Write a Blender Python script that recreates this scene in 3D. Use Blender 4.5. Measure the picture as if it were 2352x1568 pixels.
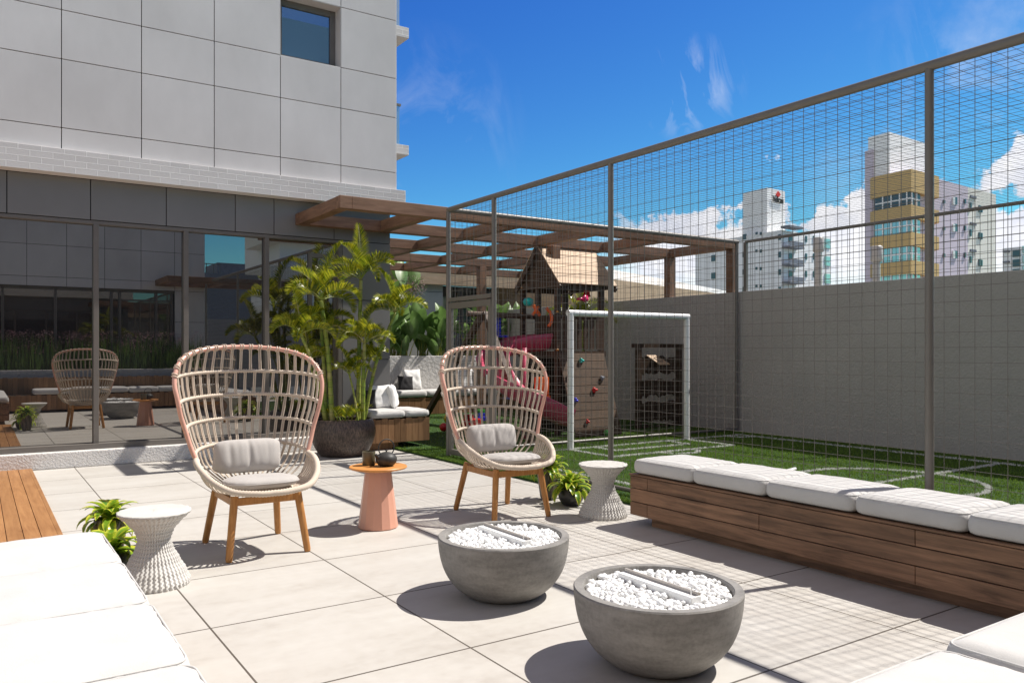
import bpy, math, random
import numpy as np
from mathutils import Vector, Matrix, noise
random.seed(7)
R = math.radians
for o in list(bpy.data.objects): bpy.data.objects.remove(o)
scn = bpy.context.scene
COL = scn.collection

# ------------------------------------------------------------------ camera
cam_d = bpy.data.cameras.new('camera')
cam = bpy.data.objects.new('camera', cam_d); COL.objects.link(cam)
cam_d.sensor_width = 36.0
cam_d.lens = 36.0 * 1843 / 2352
cam_d.shift_y = 22 / 2352
cam_d.clip_end = 3000; cam_d.clip_start = 0.05
HEAD = math.atan(1231 / 1843)              # heading, from +Y towards +X
cam.location = (0, 0, 1.4)
cam.rotation_euler = (R(90), 0, -HEAD)
scn.camera = cam

# ------------------------------------------------------------------ sun, sky, exposure
SUN = Vector((0.705, -0.14, 1.0)).normalized()      # towards the sun
sl = bpy.data.lights.new('sun', 'SUN'); sl.energy = 4.5; sl.angle = R(0.55); sl.color = (1.0, 0.945, 0.87)
sun = bpy.data.objects.new('sun', sl); COL.objects.link(sun)
sun.rotation_euler = SUN.to_track_quat('Z', 'Y').to_euler()
scn.view_settings.view_transform = 'Standard'
scn.view_settings.look = 'None'
scn.view_settings.exposure = 0.65
scn.view_settings.gamma = 1.0
scn.render.engine = 'CYCLES'
scn.cycles.max_bounces = 7
scn.cycles.transparent_max_bounces = 12
scn.cycles.sample_clamp_indirect = 4.0
scn.cycles.caustics_reflective = False
scn.cycles.caustics_refractive = False

class NT:
    """small helper for node trees"""
    def __init__(s, t): s.t = t; s.n = t.nodes; s.l = t.links
    def new(s, typ, **kw):
        n = s.n.new(typ)
        for k, v in kw.items():
            if hasattr(n, k): setattr(n, k, v)
        return n
    def link(s, a, b): s.l.new(a, b)
    def val(s, sock, v):
        if hasattr(v, 'is_output'): s.l.new(v, sock)
        else: sock.default_value = v
    def math(s, op, a, b=0.0, c=None, clamp=False):
        n = s.n.new('ShaderNodeMath'); n.operation = op; n.use_clamp = clamp
        s.val(n.inputs[0], a); s.val(n.inputs[1], b)
        if c is not None: s.val(n.inputs[2], c)
        return n.outputs[0]
    def vmath(s, op, a, b):
        n = s.n.new('ShaderNodeVectorMath'); n.operation = op
        s.val(n.inputs[0], a); s.val(n.inputs[1], b)
        return n
    def ramp(s, f, stops, interp='LINEAR'):
        n = s.n.new('ShaderNodeValToRGB'); n.color_ramp.interpolation = interp
        e = n.color_ramp.elements
        while len(e) > 1: e.remove(e[-1])
        e[0].position = stops[0][0]; e[0].color = col4(stops[0][1])
        for p, c in stops[1:]:
            x = e.new(p); x.color = col4(c)
        s.val(n.inputs[0], f); return n.outputs[0]
    def mix(s, f, a, b, mode='MIX'):
        n = s.n.new('ShaderNodeMix'); n.data_type = 'RGBA'; n.blend_type = mode
        s.val(n.inputs[0], f); s.val(n.inputs[6], col4(a) if isinstance(a, (tuple, float)) else a)
        s.val(n.inputs[7], col4(b) if isinstance(b, (tuple, float)) else b); return n.outputs[2]
    def noise(s, vec, scale, detail=4, rough=0.55, out=0, dist=0.0):
        n = s.n.new('ShaderNodeTexNoise'); s.l.new(vec, n.inputs['Vector'])
        n.inputs['Scale'].default_value = scale; n.inputs['Detail'].default_value = detail
        n.inputs['Roughness'].default_value = rough; n.inputs['Distortion'].default_value = dist
        return n.outputs[out]
    def mapping(s, vec, scale=(1, 1, 1), loc=(0, 0, 0), rot=(0, 0, 0)):
        n = s.n.new('ShaderNodeMapping'); s.l.new(vec, n.inputs[0])
        n.inputs['Scale'].default_value = scale; n.inputs['Location'].default_value = loc
        n.inputs['Rotation'].default_value = rot
        return n.outputs[0]
def col4(c):
    if isinstance(c, (int, float)): return (c, c, c, 1)
    return tuple(c) + (1,) if len(c) == 3 else tuple(c)

world = bpy.data.worlds.new('World'); scn.world = world; world.use_nodes = True
w = NT(world.node_tree); w.n.clear()
sky = w.new('ShaderNodeTexSky'); sky.sky_type = 'NISHITA'; sky.sun_disc = False
sky.sun_elevation = math.asin(SUN.z); sky.sun_rotation = math.atan2(SUN.x, SUN.y)
sky.air_density = 1.0; sky.dust_density = 0.25; sky.ozone_density = 2.2; sky.altitude = 300
tc = w.new('ShaderNodeTexCoord'); D = tc.outputs['Generated']
def dirpx(az_right, tanel):            # compass direction: degrees right of the view heading, elevation
    a = HEAD + R(az_right); v = Vector((math.sin(a), math.cos(a), tanel)); return v.normalized()
def blob(center, radius, soft):
    d = w.vmath('DISTANCE', D, tuple(center)).outputs['Value']
    return w.math('SUBTRACT', 1.0, w.math('DIVIDE', w.math('SUBTRACT', d, radius), soft, clamp=True), clamp=True)
# deepen the clear blue: a gentle power curve per channel on the sky's own colour
ga = w.vmath('MULTIPLY', sky.outputs[0], (0.158, 0.155, 0.142)).outputs[0]
gm = w.new('ShaderNodeGamma'); w.link(ga, gm.inputs[0]); gm.inputs[1].default_value = 1.5
sc_ = w.new('ShaderNodeSeparateColor'); w.link(gm.outputs[0], sc_.inputs[0]); cc_ = w.new('ShaderNodeCombineColor')
for i_, (k_, p_) in enumerate(((0.485, 1.25), (0.83, 1.157), (0.86, 0.52))):
    w.link(w.math('MULTIPLY', w.math('POWER', w.math('MULTIPLY', sc_.outputs[i_], 8.0 * 0.1243), p_), k_ / 0.1243), cc_.inputs[i_])
class _H: outputs = [cc_.outputs[0]]
hs = _H
sep = w.new('ShaderNodeSeparateXYZ'); w.link(D, sep.inputs[0])
el = sep.outputs['Z']
# cirrus: stretched noise, only in some parts of the sky
dm = w.mapping(D, (2.6, 2.6, 1.1), rot=(0.3, -0.35, 0.4))
ci = w.noise(dm, 4.2, 9, 0.6, dist=1.1)
ci = w.ramp(ci, [(0.50, 0.0), (0.74, 1.0)])
m1 = blob(dirpx(-6.5, 0.27), 0.02, 0.11)
m2 = blob(dirpx(12.66, 0.318), 0.012, 0.052)
m3 = blob(dirpx(31.5, 0.33), 0.02, 0.11)
cm = w.math('MAXIMUM', w.math('MULTIPLY', m1, 0.3), w.math('MULTIPLY', m2, 1.5)); cm = w.math('MAXIMUM', cm, w.math('MULTIPLY', m3, 0.42))
cirr = w.math('MULTIPLY', w.math('MULTIPLY', ci, cm), 0.8)
# cumulus low over the roofs on the right
n1 = w.noise(D, 9.0, 8, 0.6); n2 = w.noise(D, 24.0, 6, 0.6)
nn = w.math('ADD', w.math('MULTIPLY', n1, 0.75), w.math('MULTIPLY', n2, 0.25))
top = w.math('MULTIPLY_ADD', nn, 0.52, -0.078)
band = w.math('DIVIDE', w.math('SUBTRACT', top, el), 0.012, clamp=True)
right = blob(dirpx(22, 0.08), 0.22, 0.07)
lowfade = w.ramp(el, [(0.0, 0.5), (0.06, 0.7), (0.10, 1.0)])
cum = w.math('MULTIPLY', w.math('MULTIPLY', band, right), lowfade)
puff = w.math('MULTIPLY', w.ramp(w.noise(D, 6.0, 9, 0.6), [(0.5, 0.0), (0.68, 1.0)]), blob(dirpx(31, 0.22), 0.06, 0.14))
mask = w.math('MAXIMUM', w.math('MAXIMUM', cirr, cum), w.math('MULTIPLY', puff, 0.45), clamp=True)
ccol = w.ramp(w.noise(D, 14.0, 6, 0.6), [(0.3, (5.2, 5.6, 6.8)), (0.6, (8.3, 8.3, 8.6))])
# fill light added as unseen cloud: pale sheet overhead, bright patches behind the viewer
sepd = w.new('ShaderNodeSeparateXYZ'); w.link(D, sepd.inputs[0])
fill_veil = w.math('MULTIPLY', w.ramp(el, [(0.42, 0.0), (0.62, 1.0)]), w.math('MULTIPLY_ADD', w.noise(D, 2.0, 5), 0.5, 0.45), clamp=True)
skyv = w.mix(fill_veil, hs.outputs[0], (2.9, 2.45, 2.1))
fill_bank = w.math('MULTIPLY', w.math('MAXIMUM', blob(Vector((0.3, -1, 1.0)).normalized(), 0.22, 0.25), blob(Vector((-1, -0.2, 0.45)).normalized(), 0.36, 0.3)), w.math('MULTIPLY_ADD', w.noise(D, 3.0, 6), 0.6, 0.55), clamp=True)  # two bright cloud patches added out of view to lift camera-facing sides
skyv = w.mix(fill_bank, skyv, (6.6, 6.2, 5.8))
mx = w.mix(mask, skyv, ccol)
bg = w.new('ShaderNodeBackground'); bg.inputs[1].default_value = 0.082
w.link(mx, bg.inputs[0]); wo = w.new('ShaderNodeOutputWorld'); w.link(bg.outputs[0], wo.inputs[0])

# ------------------------------------------------------------------ materials
def mat(name, rough=0.6, spec=0.3):
    m = bpy.data.materials.new(name); m.use_nodes = True
    t = NT(m.node_tree); b = t.n['Principled BSDF']
    b.inputs['Roughness'].default_value = rough
    b.inputs['Specular IOR Level'].default_value = spec
    return m, t, b
def coords(t, kind='Object'): return t.new('ShaderNodeTexCoord').outputs[kind]
def world_pos(t): return t.new('ShaderNodeNewGeometry').outputs['Position']
def bump(t, b, h, strength, dist):
    n = t.new('ShaderNodeBump'); n.inputs['Strength'].default_value = strength; n.inputs['Distance'].default_value = dist
    t.link(h, n.inputs['Height']); t.link(n.outputs[0], b.inputs['Normal']); return n
def noisy(name, c1, c2, scale, rough=0.6, bs=0.0, bd=0.002, bscale=None, spec=0.3, stretch=(1, 1, 1), detail=5, space='pos', lo=0.3, hi=0.7):
    m, t, b = mat(name, rough, spec)
    p = world_pos(t) if space == 'pos' else coords(t)
    p = t.mapping(p, stretch)
    f = t.noise(p, scale, detail)
    t.link(t.ramp(f, [(lo, c1), (hi, c2)]), b.inputs['Base Color'])
    if bs: bump(t, b, t.noise(p, bscale or scale * 6, 4), bs, bd)
    return m
def plain(name, c, rough=0.5, spec=0.4, metal=0.0, var=0.06):
    m, t, b = mat(name, rough, spec)
    f = t.noise(world_pos(t), 7.0, 3)
    lo = tuple(x * (1 - var) for x in c); hi = tuple(min(1, x * (1 + var)) for x in c)
    t.link(t.ramp(f, [(0.3, lo), (0.7, hi)]), b.inputs['Base Color'])
    b.inputs['Metallic'].default_value = metal
    return m

M = {}
M['metal'] = plain('fence_paint', (0.165, 0.15, 0.132), 0.42, 0.5)
M['wire'] = plain('wire', (0.14, 0.125, 0.11), 0.5, 0.4)
M['panel'] = noisy('wall_panel', (0.56, 0.537, 0.525), (0.66, 0.635, 0.623), 1.3, 0.62, 0.12, 0.002, 30, stretch=(1, 1, 0.6))
M['panel_low'] = noisy('wall_panel_lower', (0.185, 0.179, 0.175), (0.215, 0.209, 0.204), 1.1, 0.55, 0.1, 0.002, 30)
M['joint'] = plain('joint', (0.02, 0.02, 0.02), 0.9, 0.1)
M['frame'] = plain('window_frame', (0.15, 0.135, 0.12), 0.45, 0.4)
M['white'] = plain('white_paint', (0.8, 0.8, 0.79), 0.35, 0.5, var=0.02)
M['teak'] = noisy('teak', (0.36, 0.155, 0.045), (0.50, 0.245, 0.085), 6.0, 0.42, 0.15, 0.001, 40, stretch=(9, 9, 0.9), space='obj')
M['copper'] = plain('rose_frame', (0.66, 0.36, 0.28), 0.3, 0.5, var=0.04)
M['terracotta'] = plain('rose_lacquer', (0.66, 0.34, 0.245), 0.38, 0.4, var=0.03)
M['orange'] = noisy('orange_top', (0.56, 0.235, 0.065), (0.63, 0.28, 0.085), 8, 0.42, 0.1, 0.001, 60, stretch=(1, 8, 1))
M['olive'] = plain('olive_ceramic', (0.12, 0.105, 0.065), 0.3, 0.5)
M['iron'] = noisy('cast_iron', (0.028, 0.028, 0.028), (0.05, 0.048, 0.045), 30, 0.5, 0.3, 0.002, 120, space='obj')
def stem_mat():
    m, t, b = mat('palm_stem', 0.4, 0.4); p = world_pos(t); sp = t.new('ShaderNodeSeparateXYZ'); t.link(p, sp.inputs[0])
    c = t.ramp(t.noise(p, 4.5, 3), [(0.32, (0.12, 0.22, 0.02)), (0.5, (0.26, 0.30, 0.05)), (0.68, (0.42, 0.36, 0.15))])
    fr = t.math('FRACT', t.math('MULTIPLY', t.math('ADD', sp.outputs[2], t.math('MULTIPLY', t.noise(p, 1.2, 1), .3)), 8.5))
    t.link(t.mix(t.math('MULTIPLY', t.math('LESS_THAN', fr, .10), .55), c, (0.07, 0.045, 0.02)), b.inputs['Base Color']); return m
M['stem'] = stem_mat()
M['soil'] = noisy('soil', (0.04, 0.025, 0.015), (0.11, 0.07, 0.045), 30, 0.9, 0.6, 0.01, 60)
M['blackpot'] = plain('black_pot', (0.02, 0.02, 0.02), 0.35, 0.5)
M['pebble'] = plain('white_pebble', (0.84, 0.84, 0.83), 0.5, 0.4, var=0.03)
M['steel'] = plain('polished_steel', (0.78, 0.78, 0.78), 0.22, 0.5, 0.85, var=0.02)
M['darkwood'] = noisy('dark_wood', (0.040, 0.024, 0.014), (0.075, 0.045, 0.027), 5, 0.55, 0.2, 0.002, 30, stretch=(6, 6, 1))
M['dark'] = plain('dark_interior', (0.012, 0.012, 0.012), 0.8, 0.2)


def floor_mat():
    m, t, b = mat('porcelain_tile', 0.55, 0.3)
    p = world_pos(t); s = t.new('ShaderNodeSeparateXYZ'); t.link(p, s.inputs[0])
    big = t.noise(t.mapping(p, (0.35, 1.0, 1)), 2.3, 7, 0.62); fine = t.noise(p, 14, 5)
    f = t.math('ADD', t.math('MULTIPLY', big, 0.75), t.math('MULTIPLY', fine, 0.25))
    base = t.ramp(f, [(0.32, (0.405, 0.378, 0.342)), (0.46, (0.468, 0.445, 0.410)), (0.68, (0.525, 0.508, 0.476))])
    def line(c, o, period, wdt):
        x = t.math('DIVIDE', t.math('SUBTRACT', c, o), period)
        fr = t.math('ABSOLUTE', t.math('SUBTRACT', x, t.math('ROUND', x)))
        return t.math('LESS_THAN', fr, wdt / period)
    g = t.math('MAXIMUM', line(s.outputs[0], 0.985, 0.958, 0.005), line(s.outputs[1], 2.302, 0.959, 0.006))
    # each tile a shade of its own
    ix = t.math('FLOOR', t.math('DIVIDE', t.math('SUBTRACT', s.outputs[0], 0.985), 0.958))
    iy = t.math('FLOOR', t.math('DIVIDE', t.math('SUBTRACT', s.outputs[1], 2.302), 0.959))
    cx = t.new('ShaderNodeCombineXYZ'); t.link(ix, cx.inputs[0]); t.link(iy, cx.inputs[1])
    wn = t.new('ShaderNodeTexWhiteNoise'); t.link(cx.outputs[0], wn.inputs[0])
    tone = t.math('MULTIPLY_ADD', wn.outputs[0], 0.06, 0.965)
    tc_ = t.new('ShaderNodeCombineColor'); [t.link(tone, tc_.inputs[i]) for i in range(3)]
    base = t.mix(1.0, base, tc_.outputs[0], 'MULTIPLY')
    t.link(t.mix(g, base, (0.10, 0.085, 0.07)), b.inputs['Base Color'])
    t.link(t.math('MULTIPLY_ADD', fine, 0.25, 0.42), b.inputs['Roughness'])
    bump(t, b, t.math('ADD', t.math('MULTIPLY', fine, 0.15), t.math('SUBTRACT', 1.0, g)), 0.35, 0.002)
    return m
M['floor'] = floor_mat()

def stucco(name, c, scale, strength, dist):
    m, t, b = mat(name, 0.85, 0.15)
    p = world_pos(t)
    v = t.new('ShaderNodeTexVoronoi'); v.inputs['Scale'].default_value = scale; t.link(p, v.inputs['Vector'])
    n = t.noise(p, scale * 1.3, 5, 0.7)
    h = t.math('ADD', t.math('MULTIPLY', v.outputs[0], 0.5), n)
    t.link(t.ramp(t.noise(p, 1.0, 4), [(0.3, tuple(x * .94 for x in c)), (0.7, tuple(x * 1.05 for x in c))]), b.inputs['Base Color'])
    bump(t, b, h, strength, dist)
    return m
M['stucco'] = stucco('stucco_base', (0.66, 0.64, 0.62), 38, 1.0, 0.012)
M['stucco_wall'] = stucco('stucco_wall', (0.415, 0.403, 0.383), 26, 0.7, 0.012)
M['stucco_planter'] = stucco('stucco_planter', (0.60, 0.585, 0.56), 14, 1.0, 0.02)

def brick_mat():
    m, t, b = mat('white_brick', 0.7, 0.2)
    p = world_pos(t); s = t.new('ShaderNodeSeparateXYZ'); t.link(p, s.inputs[0])
    u = t.math('ADD', s.outputs[0], s.outputs[1]); c = t.new('ShaderNodeCombineXYZ')
    t.link(u, c.inputs[0]); t.link(t.math('SUBTRACT', s.outputs[2], 3.514), c.inputs[1])
    br = t.new('ShaderNodeTexBrick'); t.link(c.outputs[0], br.inputs['Vector'])
    br.inputs['Scale'].default_value = 1.0; br.inputs['Brick Width'].default_value = 0.235; br.inputs['Row Height'].default_value = 0.0735
    br.inputs['Mortar Size'].default_value = 0.006; br.inputs['Mortar Smooth'].default_value = 0.3; br.inputs['Bias'].default_value = 0
    br.inputs['Color1'].default_value = (0.60, 0.575, 0.56, 1); br.inputs['Color2'].default_value = (0.68, 0.65, 0.635, 1)
    br.inputs['Mortar'].default_value = (0.78, 0.76, 0.74, 1)
    n = t.noise(t.mapping(p, (1, 1, 3)), 24, 5, 0.65)
    t.link(t.mix(t.math('MULTIPLY', n, 0.35), br.outputs[0], (0.44, 0.43, 0.42)), b.inputs['Base Color'])
    bump(t, b, t.math('ADD', br.outputs['Fac'], t.math('MULTIPLY', n, 0.5)), 0.6, 0.006)
    return m
M['brick'] = brick_mat()

def wood_mat(name, c1, c2, axis, scale=3.0, rough=0.5, streak=14, space='obj'):
    """axis = direction of the grain"""
    m, t, b = mat(name, rough, 0.3)
    p = coords(t) if space == 'obj' else world_pos(t)
    oi = t.new('ShaderNodeObjectInfo')
    off = t.vmath('ADD', p, oi.outputs['Location']).outputs[0] if space == 'obj' else p
    st = [streak, streak, streak]; st['XYZ'.index(axis)] = 1.0
    p2 = t.mapping(off, tuple(st))
    f1 = t.noise(p2, scale, 6, 0.65, dist=0.6); f2 = t.noise(t.mapping(off, (1, 1, 1)), 1.7, 4)
    f = t.math('ADD', t.math('MULTIPLY', f1, 0.7), t.math('MULTIPLY', f2, 0.3))
    mid = tuple((a + c) / 2 for a, c in zip(c1, c2))
    t.link(t.ramp(f, [(0.35, c1), (0.5, mid), (0.66, c2)]), b.inputs['Base Color'])
    bump(t, b, f1, 0.25, 0.002)
    return m
def plank_tone(m, amount=0.35):
    """multiply by a per-plank random (uses the 'tone' attribute)"""
    t = NT(m.node_tree); b = t.n['Principled BSDF']
    src = b.inputs['Base Color'].links[0].from_socket
    a = t.new('ShaderNodeAttribute', attribute_name='tone')
    v = t.math('MULTIPLY_ADD', a.outputs['Fac'], amount, 1 - amount / 2)
    c = t.new('ShaderNodeCombineColor'); [t.link(v, c.inputs[i]) for i in range(3)]
    t.link(t.mix(1.0, src, c.outputs[0], 'MULTIPLY'), b.inputs['Base Color'])
    return m
M['plank_h'] = plank_tone(wood_mat('bench_plank_dark', (0.11, 0.062, 0.037), (0.36, 0.20, 0.115), 'Y', 2.2), 0.3)
M['plank_hx'] = plank_tone(wood_mat('bench_plank_dark_x', (0.085, 0.043, 0.023), (0.205, 0.105, 0.055), 'X', 2.2), 0.3)
M['plank_v'] = plank_tone(wood_mat('bench_plank_warm', (0.20, 0.105, 0.05), (0.36, 0.20, 0.10), 'Z', 2.5), 0.5)
M['deck'] = plank_tone(wood_mat('deck_board', (0.27, 0.125, 0.048), (0.42, 0.215, 0.09), 'Y', 2.0), 0.25)
M['perg_x'] = wood_mat('pergola_wood_x', (0.135, 0.072, 0.043), (0.30, 0.175, 0.11), 'X', 2.0, 0.6, 10)
M['perg_y'] = wood_mat('pergola_wood_y', (0.135, 0.072, 0.043), (0.30, 0.175, 0.11), 'Y', 2.0, 0.6, 10)
M['perg_z'] = wood_mat('pergola_wood_z', (0.135, 0.072, 0.043), (0.30, 0.175, 0.11), 'Z', 2.0, 0.6, 10)
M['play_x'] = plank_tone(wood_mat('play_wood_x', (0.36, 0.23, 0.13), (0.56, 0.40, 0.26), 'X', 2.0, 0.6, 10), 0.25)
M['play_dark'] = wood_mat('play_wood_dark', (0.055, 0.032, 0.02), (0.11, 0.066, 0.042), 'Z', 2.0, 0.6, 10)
M['climb'] = plank_tone(wood_mat('climb_board', (0.055, 0.034, 0.020), (0.11, 0.068, 0.040), 'X', 2.0, 0.6, 10), 0.3)
M['fascia'] = wood_mat('fascia_wood', (0.33, 0.235, 0.15), (0.48, 0.36, 0.25), 'X', 1.0, 0.6, 6, space='pos')

M['panel'] = plank_tone(M['panel'], 0.07); M['panel_low'] = plank_tone(M['panel_low'], 0.09)
def fabric(name, c, scale=350, rough=0.9, bs=0.25, sheen=0.2, wrinkle=0.35):
    m, t, b = mat(name, rough, 0.1)
    p = world_pos(t)
    f = t.noise(p, 5, 5); g = t.noise(p, scale, 2)
    lo = tuple(x * 0.93 for x in c); hi = tuple(min(.9, x * 1.05) for x in c)
    t.link(t.ramp(t.math('ADD', t.math('MULTIPLY', f, .6), t.math('MULTIPLY', g, .4)), [(0.35, lo), (0.65, hi)]), b.inputs['Base Color'])
    b.inputs['Sheen Weight'].default_value = sheen
    bump(t, b, t.math('ADD', t.math('MULTIPLY', g, 0.15), t.math('MULTIPLY', t.noise(p, 11, 5, 0.6, dist=0.8), wrinkle)), bs, 0.012)
    return m
M['cushion'] = fabric('white_outdoor_fabric', (0.55, 0.54, 0.525), wrinkle=0.6, bs=0.35)
M['pillow'] = fabric('white_linen', (0.76, 0.755, 0.74), wrinkle=0.8, bs=0.4)
M['blackfab'] = fabric('charcoal_fabric', (0.025, 0.024, 0.026))
M['greyfab'] = fabric('grey_fabric', (0.43, 0.405, 0.385), 500, bs=0.3, wrinkle=0.3)
M['rope'] = fabric('rope', (0.60, 0.51, 0.42), 260, 0.75, 0.5, 0.1, 0.0)
M['wicker'] = fabric('white_wicker', (0.56, 0.545, 0.52), 200, 0.55, 0.2, 0.0, 0.0)
M['plastic_pink'] = plain('pink_plastic', (0.52, 0.065, 0.13), 0.35, 0.5)
for n, c in dict(red=(0.55, 0.02, 0.02), blue=(0.02, 0.03, 0.5), green=(0.05, 0.3, 0.05), teal=(0.0, 0.38, 0.33), orangep=(0.75, 0.12, 0.01), yellow=(0.7, 0.5, 0.02), magenta=(0.62, 0.02, 0.12), amber=(0.6, 0.25, 0.02)).items():
    M[n] = plain('plastic_' + n, c, 0.25, 0.5)

def glassy(name, tint, base, rough=0.0):
    m, t, b = mat(name, rough, 0.5)
    out = t.n['Material Output']
    g = t.new('ShaderNodeBsdfGlossy'); g.inputs['Color'].default_value = col4(tint); g.inputs['Roughness'].default_value = rough
    d = t.new('ShaderNodeBsdfDiffuse'); d.inputs['Color'].default_value = col4(base)
    fr = t.new('ShaderNodeFresnel'); fr.inputs['IOR'].default_value = 1.5
    a = t.new('ShaderNodeAddShader'); t.link(g.outputs[0], a.inputs[0]); t.link(d.outputs[0], a.inputs[1])
    t.link(a.outputs[0], out.inputs['Surface'])
    return m
M['glass'] = glassy('tinted_glass', (0.31, 0.30, 0.285), (0.012, 0.012, 0.013), 0.006)
M['glass_up'] = glassy('blue_glass', (0.14, 0.23, 0.31), (0.015, 0.035, 0.055))
M['glass_far'] = glassy('far_glass', (0.26, 0.29, 0.28), (0.20, 0.33, 0.31), 0.1)
M['rail_glass'] = glassy('rail_glass', (0.35, 0.4, 0.42), (0.12, 0.17, 0.2), 0.02)

def leaf(name, c1, c2, tip=None, trans=0.35, rough=0.38, scale=3.0, veins=False):
    m, t, b = mat(name, rough, 0.45)
    p = world_pos(t); f = t.noise(p, scale, 3)
    c = t.ramp(f, [(0.35, c1), (0.65, c2)])
    a = t.new('ShaderNodeAttribute', attribute_name='tone')
    if tip is not None:
        c = t.mix(t.ramp(a.outputs['Fac'], [(0.35, 0.0), (0.8, 1.0)]), c, tip)
    if veins:
        uv = t.new('ShaderNodeAttribute', attribute_name='vein')
        c = t.mix(t.math('MULTIPLY', t.math('LESS_THAN', t.math('FRACT', uv.outputs['Fac']), 0.22), 0.25), c, (0.02, 0.05, 0.01))
    t.link(c, b.inputs['Base Color'])
    tr = t.new('ShaderNodeBsdfTranslucent'); t.link(c, tr.inputs[0])
    mx_ = t.new('ShaderNodeMixShader'); mx_.inputs[0].default_value = trans
    t.link(b.outputs[0], mx_.inputs[1]); t.link(tr.outputs[0], mx_.inputs[2])
    t.link(mx_.outputs[0], t.n['Material Output'].inputs['Surface'])
    return m
M['palm'] = leaf('palm_leaf', (0.075, 0.125, 0.008), (0.24, 0.29, 0.016), (0.46, 0.44, 0.03), 0.38, 0.24)
M['banana'] = leaf('banana_leaf', (0.09, 0.17, 0.04), (0.20, 0.33, 0.09), None, 0.35, 0.4, veins=True)
M['brom'] = leaf('bromeliad_leaf', (0.10, 0.24, 0.02), (0.28, 0.44, 0.03), (0.72, 0.70, 0.08), 0.4, 0.3, 8)
M['bush'] = leaf('bush_leaf', (0.03, 0.08, 0.01), (0.10, 0.18, 0.02), None, 0.25, 0.5)
M['flower'] = leaf('flower', (0.30, 0.15, 0.19), (0.46, 0.30, 0.32), None, 0.3, 0.6)
M['lineblade'] = leaf('white_blade', (0.72, 0.73, 0.70), (0.80, 0.80, 0.78), None, 0.2, 0.6)
M['grass'] = leaf('grass_blade', (0.075, 0.15, 0.012), (0.13, 0.235, 0.025), (0.19, 0.29, 0.045), 0.35, 0.5, 1.2)
M['turfbase'] = noisy('turf_base', (0.012, 0.04, 0.006), (0.03, 0.07, 0.012), 30, 0.9)

def concrete():
    m, t, b = mat('bowl_concrete', 0.6, 0.3)
    p = coords(t)
    f = t.noise(t.mapping(p, (1, 1, 3.5)), 5, 8, 0.65); g = t.noise(p, 60, 5, 0.6)
    t.link(t.ramp(t.math('ADD', t.math('MULTIPLY', f, .7), t.math('MULTIPLY', g, .3)), [(0.38, (0.17, 0.162, 0.152)), (0.52, (0.24, 0.23, 0.216)), (0.66, (0.30, 0.288, 0.27))]), b.inputs['Base Color'])
    bump(t, b, t.math('ADD', f, t.math('MULTIPLY', g, .5)), 0.35, 0.004)
    return m
M['concrete'] = concrete()
def potmat():
    m, t, b = mat('ribbed_brown_pot', 0.42, 0.5)
    p = coords(t); f = t.noise(t.mapping(p, (1, 1, 0.35)), 55, 4, 0.6)
    t.link(t.ramp(f, [(0.35, (0.028, 0.020, 0.016)), (0.62, (0.12, 0.082, 0.064))]), b.inputs['Base Color'])
    bump(t, b, f, 0.8, 0.012)
    return m
M['brownpot'] = potmat()
def vasemat():
    m, t, b = mat('streaked_vase', 0.5, 0.4)
    p = coords(t); f = t.noise(t.mapping(p, (1, 1, 0.15)), 35, 4, 0.6)
    t.link(t.ramp(f, [(0.4, (0.03, 0.027, 0.024)), (0.62, (0.24, 0.19, 0.15))]), b.inputs['Base Color'])
    bump(t, b, f, 0.5, 0.006)
    return m
M['vase'] = vasemat()
M['far_white'] = plain('far_white', (0.93, 0.92, 0.91), 0.7, 0.2, var=0.03)
M['far_lilac'] = plain('far_lilac', (0.66, 0.58, 0.66), 0.7, 0.2, var=0.03)
M['far_ochre'] = plain('far_ochre', (0.64, 0.44, 0.20), 0.7, 0.2, var=0.05)
M['far_cream'] = plain('far_cream', (0.85, 0.82, 0.74), 0.7, 0.2, var=0.03)
M['far_grey'] = plain('far_grey', (0.20, 0.22, 0.26), 0.7, 0.2, var=0.1)
M['far_win'] = plain('far_window', (0.06, 0.10, 0.12), 0.2, 0.5)
M['neigh'] = plain('neighbour_wall', (0.40, 0.41, 0.43), 0.7, 0.2, var=0.03)
M['pale'] = plain('vent_paint', (0.46, 0.42, 0.38), 0.35, 0.5)
M['sign_red'] = plain('sign_red', (0.7, 0.03, 0.02), 0.5, 0.3)
M['sign_black'] = plain('sign_black', (0.02, 0.02, 0.02), 0.5, 0.3)

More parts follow.
